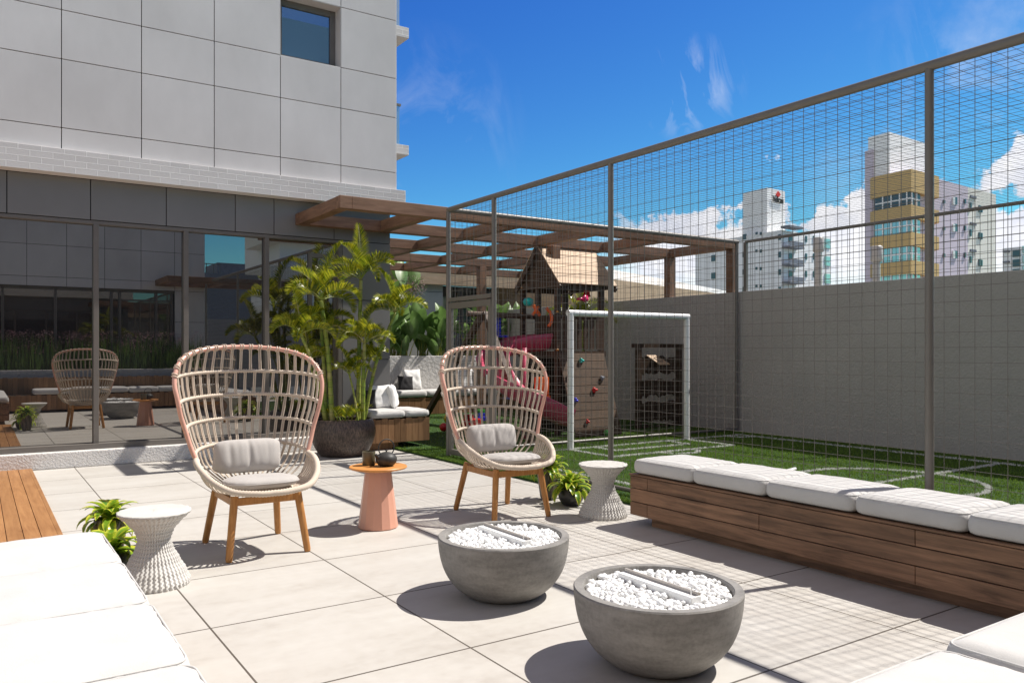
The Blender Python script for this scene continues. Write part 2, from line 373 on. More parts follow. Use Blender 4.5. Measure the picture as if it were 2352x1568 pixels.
# ------------------------------------------------------------------ mesh helpers
class MB:
    def __init__(s): s.v = []; s.f = []; s.tone = []; s.vein = []; s.cur = 0.5
    def add(s, vs, fs, tone=None, vein=None):
        b = len(s.v); s.v += [tuple(x) for x in vs]; s.f += [tuple(i + b for i in f) for f in fs]
        s.tone += (list(tone) if tone is not None else [s.cur] * len(vs))
        s.vein += (list(vein) if vein is not None else [0.9] * len(vs))
    def box(s, x0, y0, z0, x1, y1, z1, tone=None):
        vs = [(x, y, z) for z in (z0, z1) for y in (y0, y1) for x in (x0, x1)]
        s.add(vs, [(0, 2, 3, 1), (4, 5, 7, 6), (0, 1, 5, 4), (2, 6, 7, 3), (0, 4, 6, 2), (1, 3, 7, 5)], [tone if tone is not None else random.random()] * 8)
    def bar(s, a, b, w, h, up=(0, 0, 1), tone=None):
        a = Vector(a); b = Vector(b); d = (b - a).normalized(); u = Vector(up)
        sx = d.cross(u)
        if sx.length < 1e-4: sx = Vector((1, 0, 0))
        sx.normalize(); u = sx.cross(d)
        vs = [p + sx * (i * w / 2) + u * (j * h / 2) for p in (a, b) for i, j in ((-1, -1), (1, -1), (1, 1), (-1, 1))]
        s.add(vs, [(3, 2, 1, 0), (4, 5, 6, 7), (0, 1, 5, 4), (1, 2, 6, 5), (2, 3, 7, 6), (3, 0, 4, 7)], [tone if tone is not None else random.random()] * 8)
    def tube(s, pts, r, n=8, cap=True, closed=False):
        pts = [Vector(p) for p in pts]; N = len(pts)
        rs = r if hasattr(r, '__len__') else [r] * N
        rings = []; t0 = (pts[1] - pts[0]).normalized()
        up = Vector((0, 0, 1)) if abs(t0.z) < 0.9 else Vector((1, 0, 0))
        u = t0.cross(up).normalized()
        for i, p in enumerate(pts):
            if closed: t = (pts[(i + 1) % N] - pts[i - 1])
            else: t = pts[min(i + 1, N - 1)] - pts[max(i - 1, 0)]
            if t.length < 1e-9: t = t0.copy()
            t.normalize(); u = (u - t * u.dot(t)); u.normalize(); vv = t.cross(u)
            rings.append([p + (u * math.cos(2 * math.pi * k / n) + vv * math.sin(2 * math.pi * k / n)) * rs[i] for k in range(n)])
        vs = [q for rg in rings for q in rg]; fs = []
        for i in range(N if closed else N - 1):
            j = (i + 1) % N
            for k in range(n):
                k2 = (k + 1) % n; fs.append((i * n + k, i * n + k2, j * n + k2, j * n + k))
        if cap and not closed:
            fs.append(tuple(range(n - 1, -1, -1))); fs.append(tuple((N - 1) * n + k for k in range(n)))
        s.add(vs, fs)
    def lathe(s, prof, c=(0, 0, 0), n=48, rfun=None, cap=True):
        vs = []; fs = []
        for i, (r, z) in enumerate(prof):
            for k in range(n):
                a = 2 * math.pi * k / n; rr = r + (rfun(i, k, r, z) if rfun else 0)
                vs.append((c[0] + rr * math.cos(a), c[1] + rr * math.sin(a), c[2] + z))
        for i in range(len(prof) - 1):
            for k in range(n):
                k2 = (k + 1) % n; fs.append((i * n + k, i * n + k2, (i + 1) * n + k2, (i + 1) * n + k))
        if cap:
            fs.append(tuple(range(n - 1, -1, -1))); b = (len(prof) - 1) * n; fs.append(tuple(b + k for k in range(n)))
        s.add(vs, fs)
    def prism(s, poly, z0, z1, tone=None):
        n = len(poly); vs = [(x, y, z0) for x, y in poly] + [(x, y, z1) for x, y in poly]
        fs = [tuple(range(n - 1, -1, -1)), tuple(range(n, 2 * n))] + [(i, (i + 1) % n, n + (i + 1) % n, n + i) for i in range(n)]
        s.add(vs, fs, [tone if tone is not None else random.random()] * len(vs))
    def ico(s, c, r, seed=0, sq=(1, 1, 1), sub=1):
        vs, fs = ICO[sub]; rot = Matrix.Rotation(random.random() * 6.28, 3, 'Z') @ Matrix.Rotation(random.random() * 3, 3, 'X')
        out = []
        for v in vs:
            q = Vector(v) * (1 + 0.18 * noise.noise(Vector(v) * 1.6 + Vector((seed, seed * .7, 0))))
            q = rot @ Vector((q.x * sq[0], q.y * sq[1], q.z * sq[2])); out.append(Vector(c) + q * r)
        s.add(out, fs)
    def build(s, name, m, parent=None, smooth=False, bevel=0.0, loc=None, rot=None, autosm=None):
        me = bpy.data.meshes.new(name)
        me.from_pydata(s.v, [], s.f); me.update()
        a = me.attributes.new('tone', 'FLOAT', 'POINT'); a.data.foreach_set('value', s.tone)
        if m is M.get('banana'):
            a = me.attributes.new('vein', 'FLOAT', 'POINT'); a.data.foreach_set('value', s.vein)
        o = bpy.data.objects.new(name, me); COL.objects.link(o)
        if m: me.materials.append(m)
        if smooth: me.polygons.foreach_set('use_smooth', [True] * len(me.polygons))
        if autosm:
            me.polygons.foreach_set('use_smooth', [True] * len(me.polygons))
            me.set_sharp_from_angle(angle=R(autosm))
        if bevel:
            md = o.modifiers.new('bevel', 'BEVEL'); md.width = bevel; md.segments = 2; md.limit_method = 'ANGLE'; md.angle_limit = R(50)
        if parent: o.parent = parent
        if loc: o.location = loc
        if rot: o.rotation_euler = rot
        return o
def _ico(sub):
    import bmesh
    bm = bmesh.new(); bmesh.ops.create_icosphere(bm, subdivisions=sub, radius=1)
    vs = [tuple(v.co) for v in bm.verts]; fs = [tuple(v.index for v in f.verts) for f in bm.faces]; bm.free(); return vs, fs
ICO = {1: _ico(1), 2: _ico(2), 3: _ico(3)}
def empty(name, loc=(0, 0, 0), rz=0):
    o = bpy.data.objects.new(name, None); o.location = loc; o.rotation_euler = (0, 0, rz); o.empty_display_size = 0.1; COL.objects.link(o); return o
def tag(o, label=None, cat=None, group=None, kind=None):
    if label: o['label'] = label
    if cat: o['category'] = cat
    if group: o['group'] = group
    if kind: o['kind'] = kind
    return o
def kids(o): return [c for c in bpy.data.objects if c.parent == o]
def copy_tree(o, parent=None):
    c = o.copy(); COL.objects.link(c); c.parent = parent
    for ch in kids(o): copy_tree(ch, c)
    return c
def smooth_path(pts, n=8, closed=False):
    """Catmull-Rom through pts"""
    P = [Vector(p) for p in pts]; out = []; N = len(P)
    rng = range(N) if closed else range(N - 1)
    for i in rng:
        if closed: p0, p1, p2, p3 = P[i - 1], P[i], P[(i + 1) % N], P[(i + 2) % N]
        else: p0, p1, p2, p3 = P[max(i - 1, 0)], P[i], P[i + 1], P[min(i + 2, N - 1)]
        for k in range(n):
            t = k / n
            out.append(0.5 * ((2 * p1) + (p2 - p0) * t + (2 * p0 - 5 * p1 + 4 * p2 - p3) * t * t + (3 * p1 - p0 - 3 * p2 + p3) * t ** 3))
    if not closed: out.append(P[-1])
    return out
def resample(pts, step):
    L = [0]
    for a, b in zip(pts, pts[1:]): L.append(L[-1] + (b - a).length)
    n = max(2, int(L[-1] / step)); out = []; j = 0
    for i in range(n + 1):
        d = L[-1] * i / n
        while j < len(L) - 2 and L[j + 1] < d: j += 1
        t = (d - L[j]) / max(1e-9, L[j + 1] - L[j]); out.append(pts[j].lerp(pts[j + 1], min(1, max(0, t))))
    return out
def ribbed(mb, pts, r, pitch=0.011, amp=0.12, n=8, closed=False):
    p = resample(pts if not closed else pts + [pts[0]], pitch / 2)
    if closed: p = p[:-1]
    mb.tube(p, [r * (1 + amp * (1 if i % 2 else -1)) for i in range(len(p))], n, closed=closed)

# ------------------------------------------------------------------ ground
mb = MB(); mb.add([(-600, -600, -6), (600, -600, -6), (600, 600, -6), (-600, 600, -6)], [(0, 1, 2, 3)])
tag(mb.build('ground', noisy('ground_far', (0.12, 0.12, 0.11), (0.2, 0.2, 0.18), 0.05, 0.9)), kind='structure')
mb = MB(); mb.add([(-6, -3, 0), (4.97, -3, 0), (4.97, 11.2, 0), (-6, 11.2, 0)], [(0, 1, 2, 3)])
mb.add([(4.97, -3, -.02), (11.2, -3, -.02), (11.2, 22, -.02), (4.97, 22, -.02)], [(0, 1, 2, 3)])
tag(mb.build('terrace_floor', M['floor']), kind='structure')
mb = MB()
x = -0.14
while x < 0.5:
    mb.box(x + .002, 4.5, 0.002, x + 0.1065, 10.95, 0.022); x += 0.109
mb.box(0.512, 4.5, 0.002, 0.545, 10.95, 0.022)
for i in range(26): mb.box(-0.249 - .109 * i, 4.5, 0.002, -0.249 - .109 * i + .1045, 10.95, 0.022)
tag(mb.build('wooden_deck', M['deck'], bevel=0.002), kind='structure')
mb = MB(); mb.box(4.95, 0.3, -0.01, 10.9, 16.2, 0.022)
tag(mb.build('turf_base', M['turfbase']), kind='structure')

# artificial grass blades, white blades where the court lines run
def seg_d(x, y, x0, y0, x1, y1):
    dx, dy = x1 - x0, y1 - y0; L2 = dx * dx + dy * dy
    t = np.clip(((x - x0) * dx + (y - y0) * dy) / L2, 0, 1)
    return np.hypot(x - x0 - t * dx, y - y0 - t * dy)
def turf():
    rng = np.random.default_rng(3)
    def scat(n, x0, x1, y0, y1): return rng.uniform(x0, x1, n), rng.uniform(y0, y1, n)
    parts = [scat(9000, 4.95, 10.88, 0.9, 3.5), scat(60000, 4.95, 10.88, 3.5, 7), scat(60000, 4.95, 10.88, 7, 10.2), scat(26000, 4.95, 10.88, 10.2, 15.5), scat(5000, 4.945, 4.99, 4.5, 10.4)]
    x = np.concatenate([p[0] for p in parts]); y = np.concatenate([p[1] for p in parts])
    segs = [(5.6, .8, 5.6, 8.87), (10.4, .8, 10.4, 8.87), (5.6, 8.87, 10.4, 8.87), (5.6, 4.83, 10.4, 4.83), (6.87, 7.93, 9.18, 7.93), (6.87, 7.93, 6.87, 8.87), (9.18, 7.93, 9.18, 8.87),
            (7.33, 8.4, 8.75, 8.4), (7.33, 8.4, 7.33, 8.87), (8.75, 8.4, 8.75, 8.87)]
    d = np.full(x.shape, 9.0)
    for s_ in segs: d = np.minimum(d, seg_d(x, y, *s_))
    d = np.minimum(d, np.abs(np.hypot(x - 7.98, y - 4.83) - 0.92))
    a = np.abs(np.hypot((x - 8.02) / 1.0, (y - 7.93)) - 0.30); a[y > 7.93] = 9; d = np.minimum(d, a)
    for cx_ in (5.6, 10.4):
        a = np.abs(np.hypot(x - cx_, y - 8.87) - 0.35); a[(y > 8.87) | (x < 5.6) | (x > 10.4)] = 9; d = np.minimum(d, a)
    white = d < 0.03
    for sel, nm, m_, keep in ((white, 'court_lines', M['lineblade'], 5), (~white, 'artificial_grass', M['grass'], 1)):
        X = x[sel]; Y = y[sel]
        if keep > 1:
            X = np.concatenate([X + rng.normal(0, .004, len(X)) for _ in range(keep)]); Y = np.concatenate([Y + rng.normal(0, .004, len(Y)) for _ in range(keep)])
        n = len(X); ang = rng.uniform(0, 6.28, n); wv = rng.uniform(.003, .006, n); h = rng.uniform(.014, .03, n); lean = rng.uniform(0, .014, n); la = rng.uniform(0, 6.28, n)
        V = np.empty((n, 3, 3)); dx = np.cos(ang) * wv; dy = np.sin(ang) * wv
        V[:, 0] = np.stack([X - dx, Y - dy, np.full(n, .021)], 1); V[:, 1] = np.stack([X + dx, Y + dy, np.full(n, .021)], 1)
        V[:, 2] = np.stack([X + lean * np.cos(la), Y + lean * np.sin(la), .021 + h], 1)
        me = bpy.data.meshes.new(nm); me.vertices.add(3 * n); me.vertices.foreach_set('co', V.reshape(-1))
        me.loops.add(3 * n); me.loops.foreach_set('vertex_index', np.arange(3 * n, dtype=np.int32)); me.polygons.add(n)
        me.polygons.foreach_set('loop_start', np.arange(0, 3 * n, 3, dtype=np.int32)); me.update(); me.validate()
        a_ = me.attributes.new('tone', 'FLOAT', 'POINT'); a_.data.foreach_set('value', np.repeat(rng.uniform(0, 1, n), 3))
        me.materials.append(m_); o = bpy.data.objects.new(nm, me); COL.objects.link(o)
        tag(o, 'white lines of the small football court on the green turf' if keep > 1 else 'short green artificial grass covering the court and play area', 'court lines' if keep > 1 else 'artificial grass', kind='stuff')
turf()

# ------------------------------------------------------------------ facade building
BLD = empty('apartment_building', (0, 11.1, 0)); tag(BLD, 'grey panelled building with dark mirror glass front and white brick band, on the left', 'building')
def bpart(mb, name, m, parent=BLD, **kw):
    o = mb.build(name, m, parent, **kw)
    o.matrix_parent_inverse = parent.matrix_world.inverted() if parent.type != 'EMPTY' else Matrix.Translation(-Vector(parent.location))
    return o
GAP = 0.005
def panels(mb, xs, zs, y, d=0.02, skip=None, gap=GAP):
    for i in range(len(xs) - 1):
        for j in range(len(zs) - 1):
            if skip and (i, j) in skip: continue
            mb.box(xs[i] + gap, y, zs[j] + gap, xs[i + 1] - gap, y + d, zs[j + 1] - gap)
XS = [-1.8, -.92, -.03, .848, 1.727, 2.607, 3.485, 4.362]
mb = MB(); ZS = [3.80, 4.066, 4.887, 5.474, 6.34, 6.93, 7.75, 8.6]
panels(mb, XS + [5.235], ZS, 10.96, skip={(6, 3)})
bpart(mb, 'upper_wall', M['panel'], bevel=0.002)
mb = MB(); mb.box(-1.8, 10.981, 3.8, 3.485, 11.5, 8.6); mb.box(4.362, 10.981, 3.8, 5.23, 11.5, 8.6); mb.box(3.485, 10.981, 3.8, 4.362, 11.5, 5.45); mb.box(3.485, 10.981, 6.36, 4.362, 11.5, 8.6)
mb.box(-1.8, 11.5, 3.0, 5.23, 18, 8.6)
bpart(mb, 'wall_core', M['joint'])
mb = MB()
for y0 in np.arange(10.97, 17, 1.0): 
    for j in range(len(ZS) - 1): mb.box(5.231, y0 + GAP, ZS[j] + GAP, 5.235 + .012, y0 + 1 - GAP, ZS[j + 1] - GAP)
bpart(mb, 'side_wall', M['panel'])
# upper window
wf = MB(); X0, X1, Z0, Z1 = 3.485, 4.362, 5.478, 6.335
for bx in ((X0, 10.965, Z0 - .03, X1, 11.25, Z0 - .002), (X0, 10.965, Z1 + .002, X1, 11.25, Z1 + .03), (X1 - .004, 10.962, Z0, X1 + .0, 11.25, Z1), (X0 - .0, 10.962, Z0, X0 + .004, 11.25, Z1)): wf.box(*bx)
win = bpart(wf, 'window_reveal', M['panel'])
wf = MB(); t_ = 0.085
for bx in ((X0 + .005, 11.16, Z0, X0 + t_, 11.22, Z1), (X1 - t_, 11.16, Z0, X1 - .005, 11.22, Z1), (X0 + t_, 11.162, Z0, X1 - t_, 11.218, Z0 + t_), (X0 + t_, 11.162, Z1 - t_, X1 - t_, 11.218, Z1)): wf.box(*bx)
win = bpart(wf, 'window', M['frame'], bevel=0.004)
mb = MB(); mb.box(X0 + t_, 11.19, Z0 + t_, X1 - t_, 11.2, Z1 - t_); p_ = mb.build('pane', M['glass_up'], win)
# white brick band
mb = MB(); mb.box(-1.8, 10.88, 3.514, 5.353, 11.098, 3.80); mb.box(5.24, 11.098, 3.514, 5.353, 17.5, 3.80)
bpart(mb, 'brick_band', M['brick'], bevel=0.004)
# lower wall
mb = MB(); LX = [-1.5, -.57, .30, 1.173, 2.044, 2.915, 3.441, 4.315, 5.193]
panels(mb, LX, [3.013, 3.513], 11.10)
panels(mb, [4.44, 5.193], [0.0, 0.41, 1.275, 2.151, 3.013], 11.10)
bpart(mb, 'lower_wall', M['panel_low'], bevel=0.002)
mb = MB(); mb.box(-1.8, 11.121, 3.0, 5.188, 11.5, 3.513); mb.box(4.45, 11.121, 0, 5.188, 18, 3.0)
bpart(mb, 'lower_core', M['joint'])
mb = MB()
for y0 in np.arange(11.1, 17, 1.0):
    for z0, z1 in ((0, .41), (.41, 1.275), (1.275, 2.151), (2.151, 3.013), (3.013, 3.513)): mb.box(5.189, y0 + GAP, z0 + GAP, 5.2, y0 + 1 - GAP, z1 - GAP)
bpart(mb, 'side_wall', M['panel_low'])
# glass front
mb = MB(); mb.box(-1.8, 11.175, 0.2, 4.40, 11.185, 2.98)
bpart(mb, 'glass_front', M['glass'])
mb = MB(); mb.box(-1.8, 11.19, 0.0, 4.44, 11.4, 3.0); bpart(mb, 'dark_room', M['dark'])
mb = MB(); mb.box(-1.8, 11.102, 2.965, 4.437, 11.19, 3.008); mb.box(-1.8, 11.06, 0.195, 4.437, 11.19, 0.262)
bpart(mb, 'frame_rail', M['frame'], bevel=0.003)
for xm in (-0.88, 0.178, 1.235, 2.288, 3.344, 4.408):
    mb = MB(); mb.box(xm - .03, 11.098, 0.262, xm + .03, 11.19, 2.965); bpart(mb, 'mullion', M['frame'], bevel=0.003)
# inner door frame seen at the right end
mb = MB()
for bx in ((3.95, 11.14, .262, 4.0, 11.174, 2.80), (4.33, 11.14, .262, 4.378, 11.174, 2.80), (4.0, 11.141, 2.74, 4.33, 11.173, 2.8)): mb.box(*bx)
bpart(mb, 'door_frame', M['frame'])
mb = MB(); mb.box(-1.8, 10.95, 0.0, 4.437, 11.2, 0.195)
o = bpart(mb, 'base_kerb', M['stucco'], bevel=0.012)
# balconies on the right side of the tower
for (z0, z1) in ((4.449, 4.60), (6.269, 6.432)):
    mb = MB(); mb.box(5.25, 11.3, z0, 5.615, 15, z1); bal = bpart(mb, 'balcony', M['brick'], bevel=0.004)
    mb = MB(); mb.box(5.27, 11.40, z1 + .01, 5.50, 11.415, z1 + .62); mb.box(5.485, 11.415, z1 + .01, 5.50, 14.9, z1 + .62)
    mb.build('balcony_glass', M['rail_glass'], bal)
    mb = MB(); mb.box(5.26, 11.385, z1 + .62, 5.52, 11.43, z1 + .655); mb.box(5.475, 11.43, z1 + .62, 5.52, 14.9, z1 + .655)
    mb.build('handrail', M['metal'], bal)

# ------------------------------------------------------------------ opposite building (seen in the mirror glass)
OPP = empty('opposite_building', (0, -1.2, 0)); tag(OPP, 'pale panelled building with dark windows, seen mirrored in the glass front', 'building')
XO = [-4.3, -3.4, -2.5, -1.6, -.7, .18, 1.06, 1.94, 2.82, 3.7, 4.55, 5.35]
mb = MB()
for i in range(len(XO) - 1):
    for z0, z1 in ((3.05, 3.29), (3.29, 4.1), (4.1, 4.9), (4.9, 5.6)): mb.box(XO[i] + GAP, -1.22, z0 + GAP, XO[i + 1] - GAP, -1.2, z1 - GAP)
for z0, z1 in ((0, 1.3), (1.3, 2.2), (2.2, 3.05)): mb.box(4.55 + GAP, -1.22, z0 + GAP, 5.35 - GAP, -1.2, z1 - GAP)
bpart(mb, 'wall', M['panel'], OPP)
mb = MB(); mb.box(-4.3, -4, 3.05, 5.34, -1.221, 5.6); mb.box(4.56, -4, 0, 5.34, -1.221, 3.05); bpart(mb, 'wall_core', M['joint'], OPP)
mb = MB(); mb.box(-4.3, -1.4, 0.2, 4.55, -1.38, 3.05); bpart(mb, 'window', M['glass'], OPP)
mb = MB()
for xm in (-3.2, -1.9, -.6, .55, 1.7, 3.0, 3.2, 4.1, 4.5): mb.box(xm - .03, -1.37, 0.2, xm + .03, -1.3, 3.0)
mb.box(-4.3, -1.37, 2.98, 4.55, -1.3, 3.05); mb.box(3.2, -1.36, 2.75, 4.5, -1.31, 2.79)
bpart(mb, 'window_frame', M['frame'], OPP)

# ------------------------------------------------------------------ pergolas
def pergola(name, xs, ys, x0, x1, y0, y1, zb, label, posts):
    root = empty(name, (x0, y0, 0)); tag(root, label, 'pergola')
    ht = 0.16
    inv = Matrix.Translation(-Vector(root.location))
    for y in ys:
        mb = MB(); mb.box(x0 if y > ys[0] else x0 + .16, y, zb, x1, y + .15, zb + ht)
        o = mb.build('beam', M['perg_x'], root, bevel=0.006); o.matrix_parent_inverse = inv
    mb = MB(); mb.box(x0, y0, zb, x0 + .158, y0 + .15, zb + ht); o = mb.build('beam_end', M['perg_x'], root, bevel=0.006); o.matrix_parent_inverse = inv
    ye = [y for y in ys]
    for x in xs:
        mb = MB()
        for a, b in zip(ye, ye[1:]): mb.box(x, a + .152, zb + .002, x + .15, b - .002, zb + ht - .002, tone=.5)
        o = mb.build('rafter', M['perg_y'], root, bevel=0.006); o.matrix_parent_inverse = inv
    for (px_, py_, z0, z1) in posts:
        mb = MB(); mb.box(px_, py_, z0, px_ + .16, py_ + .15, z1); o = mb.build('post', M['perg_z'], root, bevel=0.006); o.matrix_parent_inverse = inv
    return root
pergola('pergola', [3.741, 4.97, 6.39, 7.82, 9.25, 10.89], [9.43, 10.945, 12.55, 14.3, 16.0], 3.74, 11.05, 9.43, 16.15, 3.17,
        'brown timber pergola grid running from the glass facade over the play area', [(10.89, 9.432, 2.416, 3.168), (10.89, 10.947, 2.416, 3.168), (8.03, 10.79, 2.86, 3.168), (8.75, 14.3, 0.02, 3.168), (10.89, 14.3, 2.416, 3.168)])
pergola('pergola', [4.05, 5.4, 6.8], [-1.19, .28], 4.05, 8.4, -1.19, .43, 3.17,
        'short timber pergola on the opposite building, seen only mirrored in the glass', [(8.2, .285, 0.02, 3.168)])

# ------------------------------------------------------------------ sports cage
CX = 5.18; Y9 = 9.264; WX = 10.8; ZR = 3.26
cage = empty('sports_cage', (CX, Y9, 0)); tag(cage, 'tall grey steel cage of wire mesh with a door and netted roof around the court', 'sports cage')
CI = Matrix.Translation(-Vector(cage.location))
def cpart(mb, name, m, parent=cage, **kw):
    o = mb.build(name, m, parent, **kw)
    if parent is cage: o.matrix_parent_inverse = CI
    return o
def wires(mb, a, du, dv, nu, nv, L, H, r=0.0015, off=Vector((0, 0, 0))):
    """a grid: origin a, unit vectors du,dv, nu wires spread over L along du (each H long), nv over H"""
    a = Vector(a); du = Vector(du); dv = Vector(dv); nrm = du.cross(dv)
    for i in range(1, nu):
        p = a + du * (L * i / nu); mb.bar(p, p + dv * H, 2 * r, 2 * r, up=nrm)
    for j in range(1, nv):
        p = a + dv * (H * j / nv) + nrm * (2 * r); mb.bar(p, p + du * L, 2 * r, 2 * r, up=nrm)
PY_ = [Y9, 8.145, 6.01, 2.845, -0.32]
for y in PY_:
    mb = MB(); r = .028 if y < 8 else .031
    mb.tube([(CX, y, 0.02), (CX, y, ZR - .02)], r, 16); cpart(mb, 'post', M['metal'], autosm=40)
mb = MB(); mb.tube([(CX, Y9, ZR), (CX, -.32, ZR)], .033, 16); cpart(mb, 'top_rail', M['metal'], autosm=40)
mb = MB(); mb.tube([(CX, Y9, ZR), (WX + .03, Y9, ZR)], .033, 16); cpart(mb, 'top_rail', M['metal'], autosm=40)
mb = MB(); mb.tube([(CX, Y9, .075), (WX, Y9, .075)], .022, 12); cpart(mb, 'bottom_rail', M['metal'], autosm=40)
mb = MB(); mb.tube([(CX, 8.145, .075), (CX, -.32, .075)], .022, 12); cpart(mb, 'bottom_rail', M['metal'], autosm=40)
mb = MB(); mb.tube([(WX, Y9, 0.02), (WX, Y9, ZR)], .028, 16); cpart(mb, 'post', M['metal'], autosm=40)
for a, b in zip(PY_[1:], PY_[2:]):
    mb = MB(); L = a - b; wires(mb, (CX, b, .07), (0, 1, 0), (0, 0, 1), round(L / .0962), 33, L, ZR - .07); cpart(mb, 'mesh_panel', M['wire'])
mb = MB(); wires(mb, (CX, 8.145, 2.09), (0, 1, 0), (0, 0, 1), 12, 12, Y9 - 8.145, ZR - 2.09); cpart(mb, 'mesh_panel', M['wire'])
mb = MB(); wires(mb, (CX, Y9, .07), (1, 0, 0), (0, 0, 1), 58, 33, WX - CX, ZR - .07); cpart(mb, 'mesh_panel', M['wire'])
mb = MB(); wires(mb, (CX, -.32, ZR - .02), (1, 0, 0), (0, 1, 0), 58, 100, 10.95 - CX, Y9 + .32, .00105); cpart(mb, 'roof_net', M['wire'])
mb = MB(); mb.box(CX - .03, 8.175, 2.045, CX + .03, Y9 - .03, 2.095); cpart(mb, 'door_lintel', M['metal'], bevel=.004)
dm_ = MB(); y0, y1 = 8.19, Y9 - .045
for bx in ((CX - .022, y0, .05, CX + .022, y0 + .06, 2.03), (CX - .022, y1 - .06, .05, CX + .022, y1, 2.03), (CX - .021, y0 + .06, 1.95, CX + .021, y1 - .06, 2.03), (CX - .021, y0 + .06, .05, CX + .021, y1 - .06, .12)): dm_.box(*bx)
door = cpart(dm_, 'door', M['metal'], bevel=.004)
mb = MB(); wires(mb, (CX, y0 + .06, .12), (0, 1, 0), (0, 0, 1), 10, 19, y1 - y0 - .12, 1.83, .0024); mb.build('door_mesh', M['wire'], door)
mb = MB(); mb.tube([(CX - .05, y0 + .03, 1.0), (CX - .05, y0 + .03, 1.12)], .01, 8); mb.tube([(CX - .05, y0 + .03, 1.06), (CX, y0 + .03, 1.06)], .008, 8); mb.build('handle', M['steel'], door)

# ------------------------------------------------------------------ boundary wall and the mesh fence on it
mb = MB(); mb.box(10.88, -6, 0, 11.1, 17.6, 2.415)
tag(mb.build('boundary_wall', M['stucco_wall'], bevel=.006), 'long grey rough rendered wall behind the football court', 'wall')
fen = empty('wall_top_fence', (10.96, 9.2, 2.415)); tag(fen, 'low wire mesh fence with round rail standing on the grey rendered wall', 'fence')
FI = Matrix.Translation(-Vector(fen.location))
WP = [9.2, 6.02, 2.84, -.3]
mb = MB(); mb.tube([(10.96, 9.2, 3.27), (10.96, -.3, 3.27)], .026, 12); o = mb.build('top_rail', M['metal'], fen, autosm=40); o.matrix_parent_inverse = FI
for y in WP:
    mb = MB(); mb.box(10.93, y - .03, 2.417, 10.985, y + .03, 3.26); o = mb.build('post', M['metal'], fen, bevel=.004); o.matrix_parent_inverse = FI
for a, b in zip(WP, WP[1:]):
    mb = MB(); wires(mb, (10.96, b, 2.42), (0, 1, 0), (0, 0, 1), 33, 9, a - b, .84, .0024); o = mb.build('mesh_panel', M['wire'], fen); o.matrix_parent_inverse = FI

# ------------------------------------------------------------------ goal
GO = empty('football_goal', (8.04, 8.87, 0)); tag(GO, 'white tubular football goal without a net on the turf', 'goal')
GI = Matrix.Translation(-Vector(GO.location))
for x in (6.9, 9.18):
    mb = MB(); mb.tube([(x, 8.86, .02), (x, 8.86, 1.93)], .045, 20); o = mb.build('goal_post', M['white'], GO, autosm=40); o.matrix_parent_inverse = GI
mb = MB(); mb.tube([(6.855, 8.86, 1.93), (9.225, 8.86, 1.93)], .045, 20); o = mb.build('crossbar', M['white'], GO, autosm=40); o.matrix_parent_inverse = GI

# ------------------------------------------------------------------ cushions, pillows
def cushion(w_, d_, h_, seed, r=0.035, puff=0.10, n=22, crinkle=0.004):
    """rounded, puffed seat cushion centred on its base"""
    vs = []; fs = []; idx = {}
    def P(x, y, z):
        k = (round(x, 5), round(y, 5), round(z, 5))
        if k in idx: return idx[k]
        hx, hy, hz = w_ / 2, d_ / 2, h_ / 2
        q = Vector((x * hx, y * hy, z * hz)); ra, rz_ = .055, .024
        c = Vector((max(-hx + ra, min(hx - ra, q.x)), max(-hy + ra, min(hy - ra, q.y)), max(-hz + rz_, min(hz - rz_, q.z))))
        dlt = Vector(((q.x - c.x) / ra, (q.y - c.y) / ra, (q.z - c.z) / rz_))
        if dlt.length > 1e-9: dlt.normalize(); q = c + Vector((dlt.x * ra, dlt.y * ra, dlt.z * rz_))
        edge = (1 - abs(x) ** 4) * (1 - abs(y) ** 4)
        if z > 0: q.z += puff * h_ * edge * z
        q.x += (1 - z * z) * 0.01 * (1 if x > 0 else -1) * (abs(x) > .98); q.y += (1 - z * z) * 0.012 * (1 if y > 0 else -1) * (abs(y) > .98)
        # gathered seams: ripples perpendicular to the edges, strongest at the rim
        rim = max(abs(x), abs(y)) ** 6
        s = (q.x if abs(y) > abs(x) else q.y)
        q.z += (z > .3) * crinkle * (noise.noise(Vector((s * 38, seed, 0))) * rim * 1.3 + noise.noise(Vector((q.x * 7, q.y * 7, seed))) * 1.2)
        vs.append((q.x, q.y, q.z + hz)); idx[k] = len(vs) - 1; return idx[k]
    def g(i, m_): return math.sin((i / m_ - .5) * math.pi) * .35 + (2 * i / m_ - 1) * .65
    m_ = n; mz = 6
    for i in range(m_):
        for j in range(m_):
            a, b, c, d = g(i, m_), g(i + 1, m_), g(j, m_), g(j + 1, m_)
            for z, fl in ((1, 0), (-1, 1)):
                f = (P(a, c, z), P(b, c, z), P(b, d, z), P(a, d, z)); fs.append(f[::-1] if fl else f)
        for j in range(mz):
            a, b = g(i, m_), g(i + 1, m_); c, d = g(j, mz), g(j + 1, mz)
            fs.append((P(a, -1, c), P(b, -1, c), P(b, -1, d), P(a, -1, d))); fs.append((P(a, 1, d), P(b, 1, d), P(b, 1, c), P(a, 1, c)))
            fs.append((P(-1, a, d), P(-1, b, d), P(-1, b, c), P(-1, a, c))); fs.append((P(1, a, c), P(1, b, c), P(1, b, d), P(1, a, d)))
    mb = MB(); mb.add(vs, fs); return mb
def piping(w_, d_, h_, z, r=.004):
    hx, hy = w_ / 2 - .004, d_ / 2 - .004; c = .05
    pts = []
    for sx, sy, a0 in ((1, 1, 0), (-1, 1, 90), (-1, -1, 180), (1, -1, 270)):
        for k in range(5):
            a = R(a0 + k * 22.5); pts.append((sx * (hx - c) + c * math.cos(a), sy * (hy - c) + c * math.sin(a), z))
    mb = MB(); mb.tube(pts, r, 6, closed=True); return mb
cidx = 0
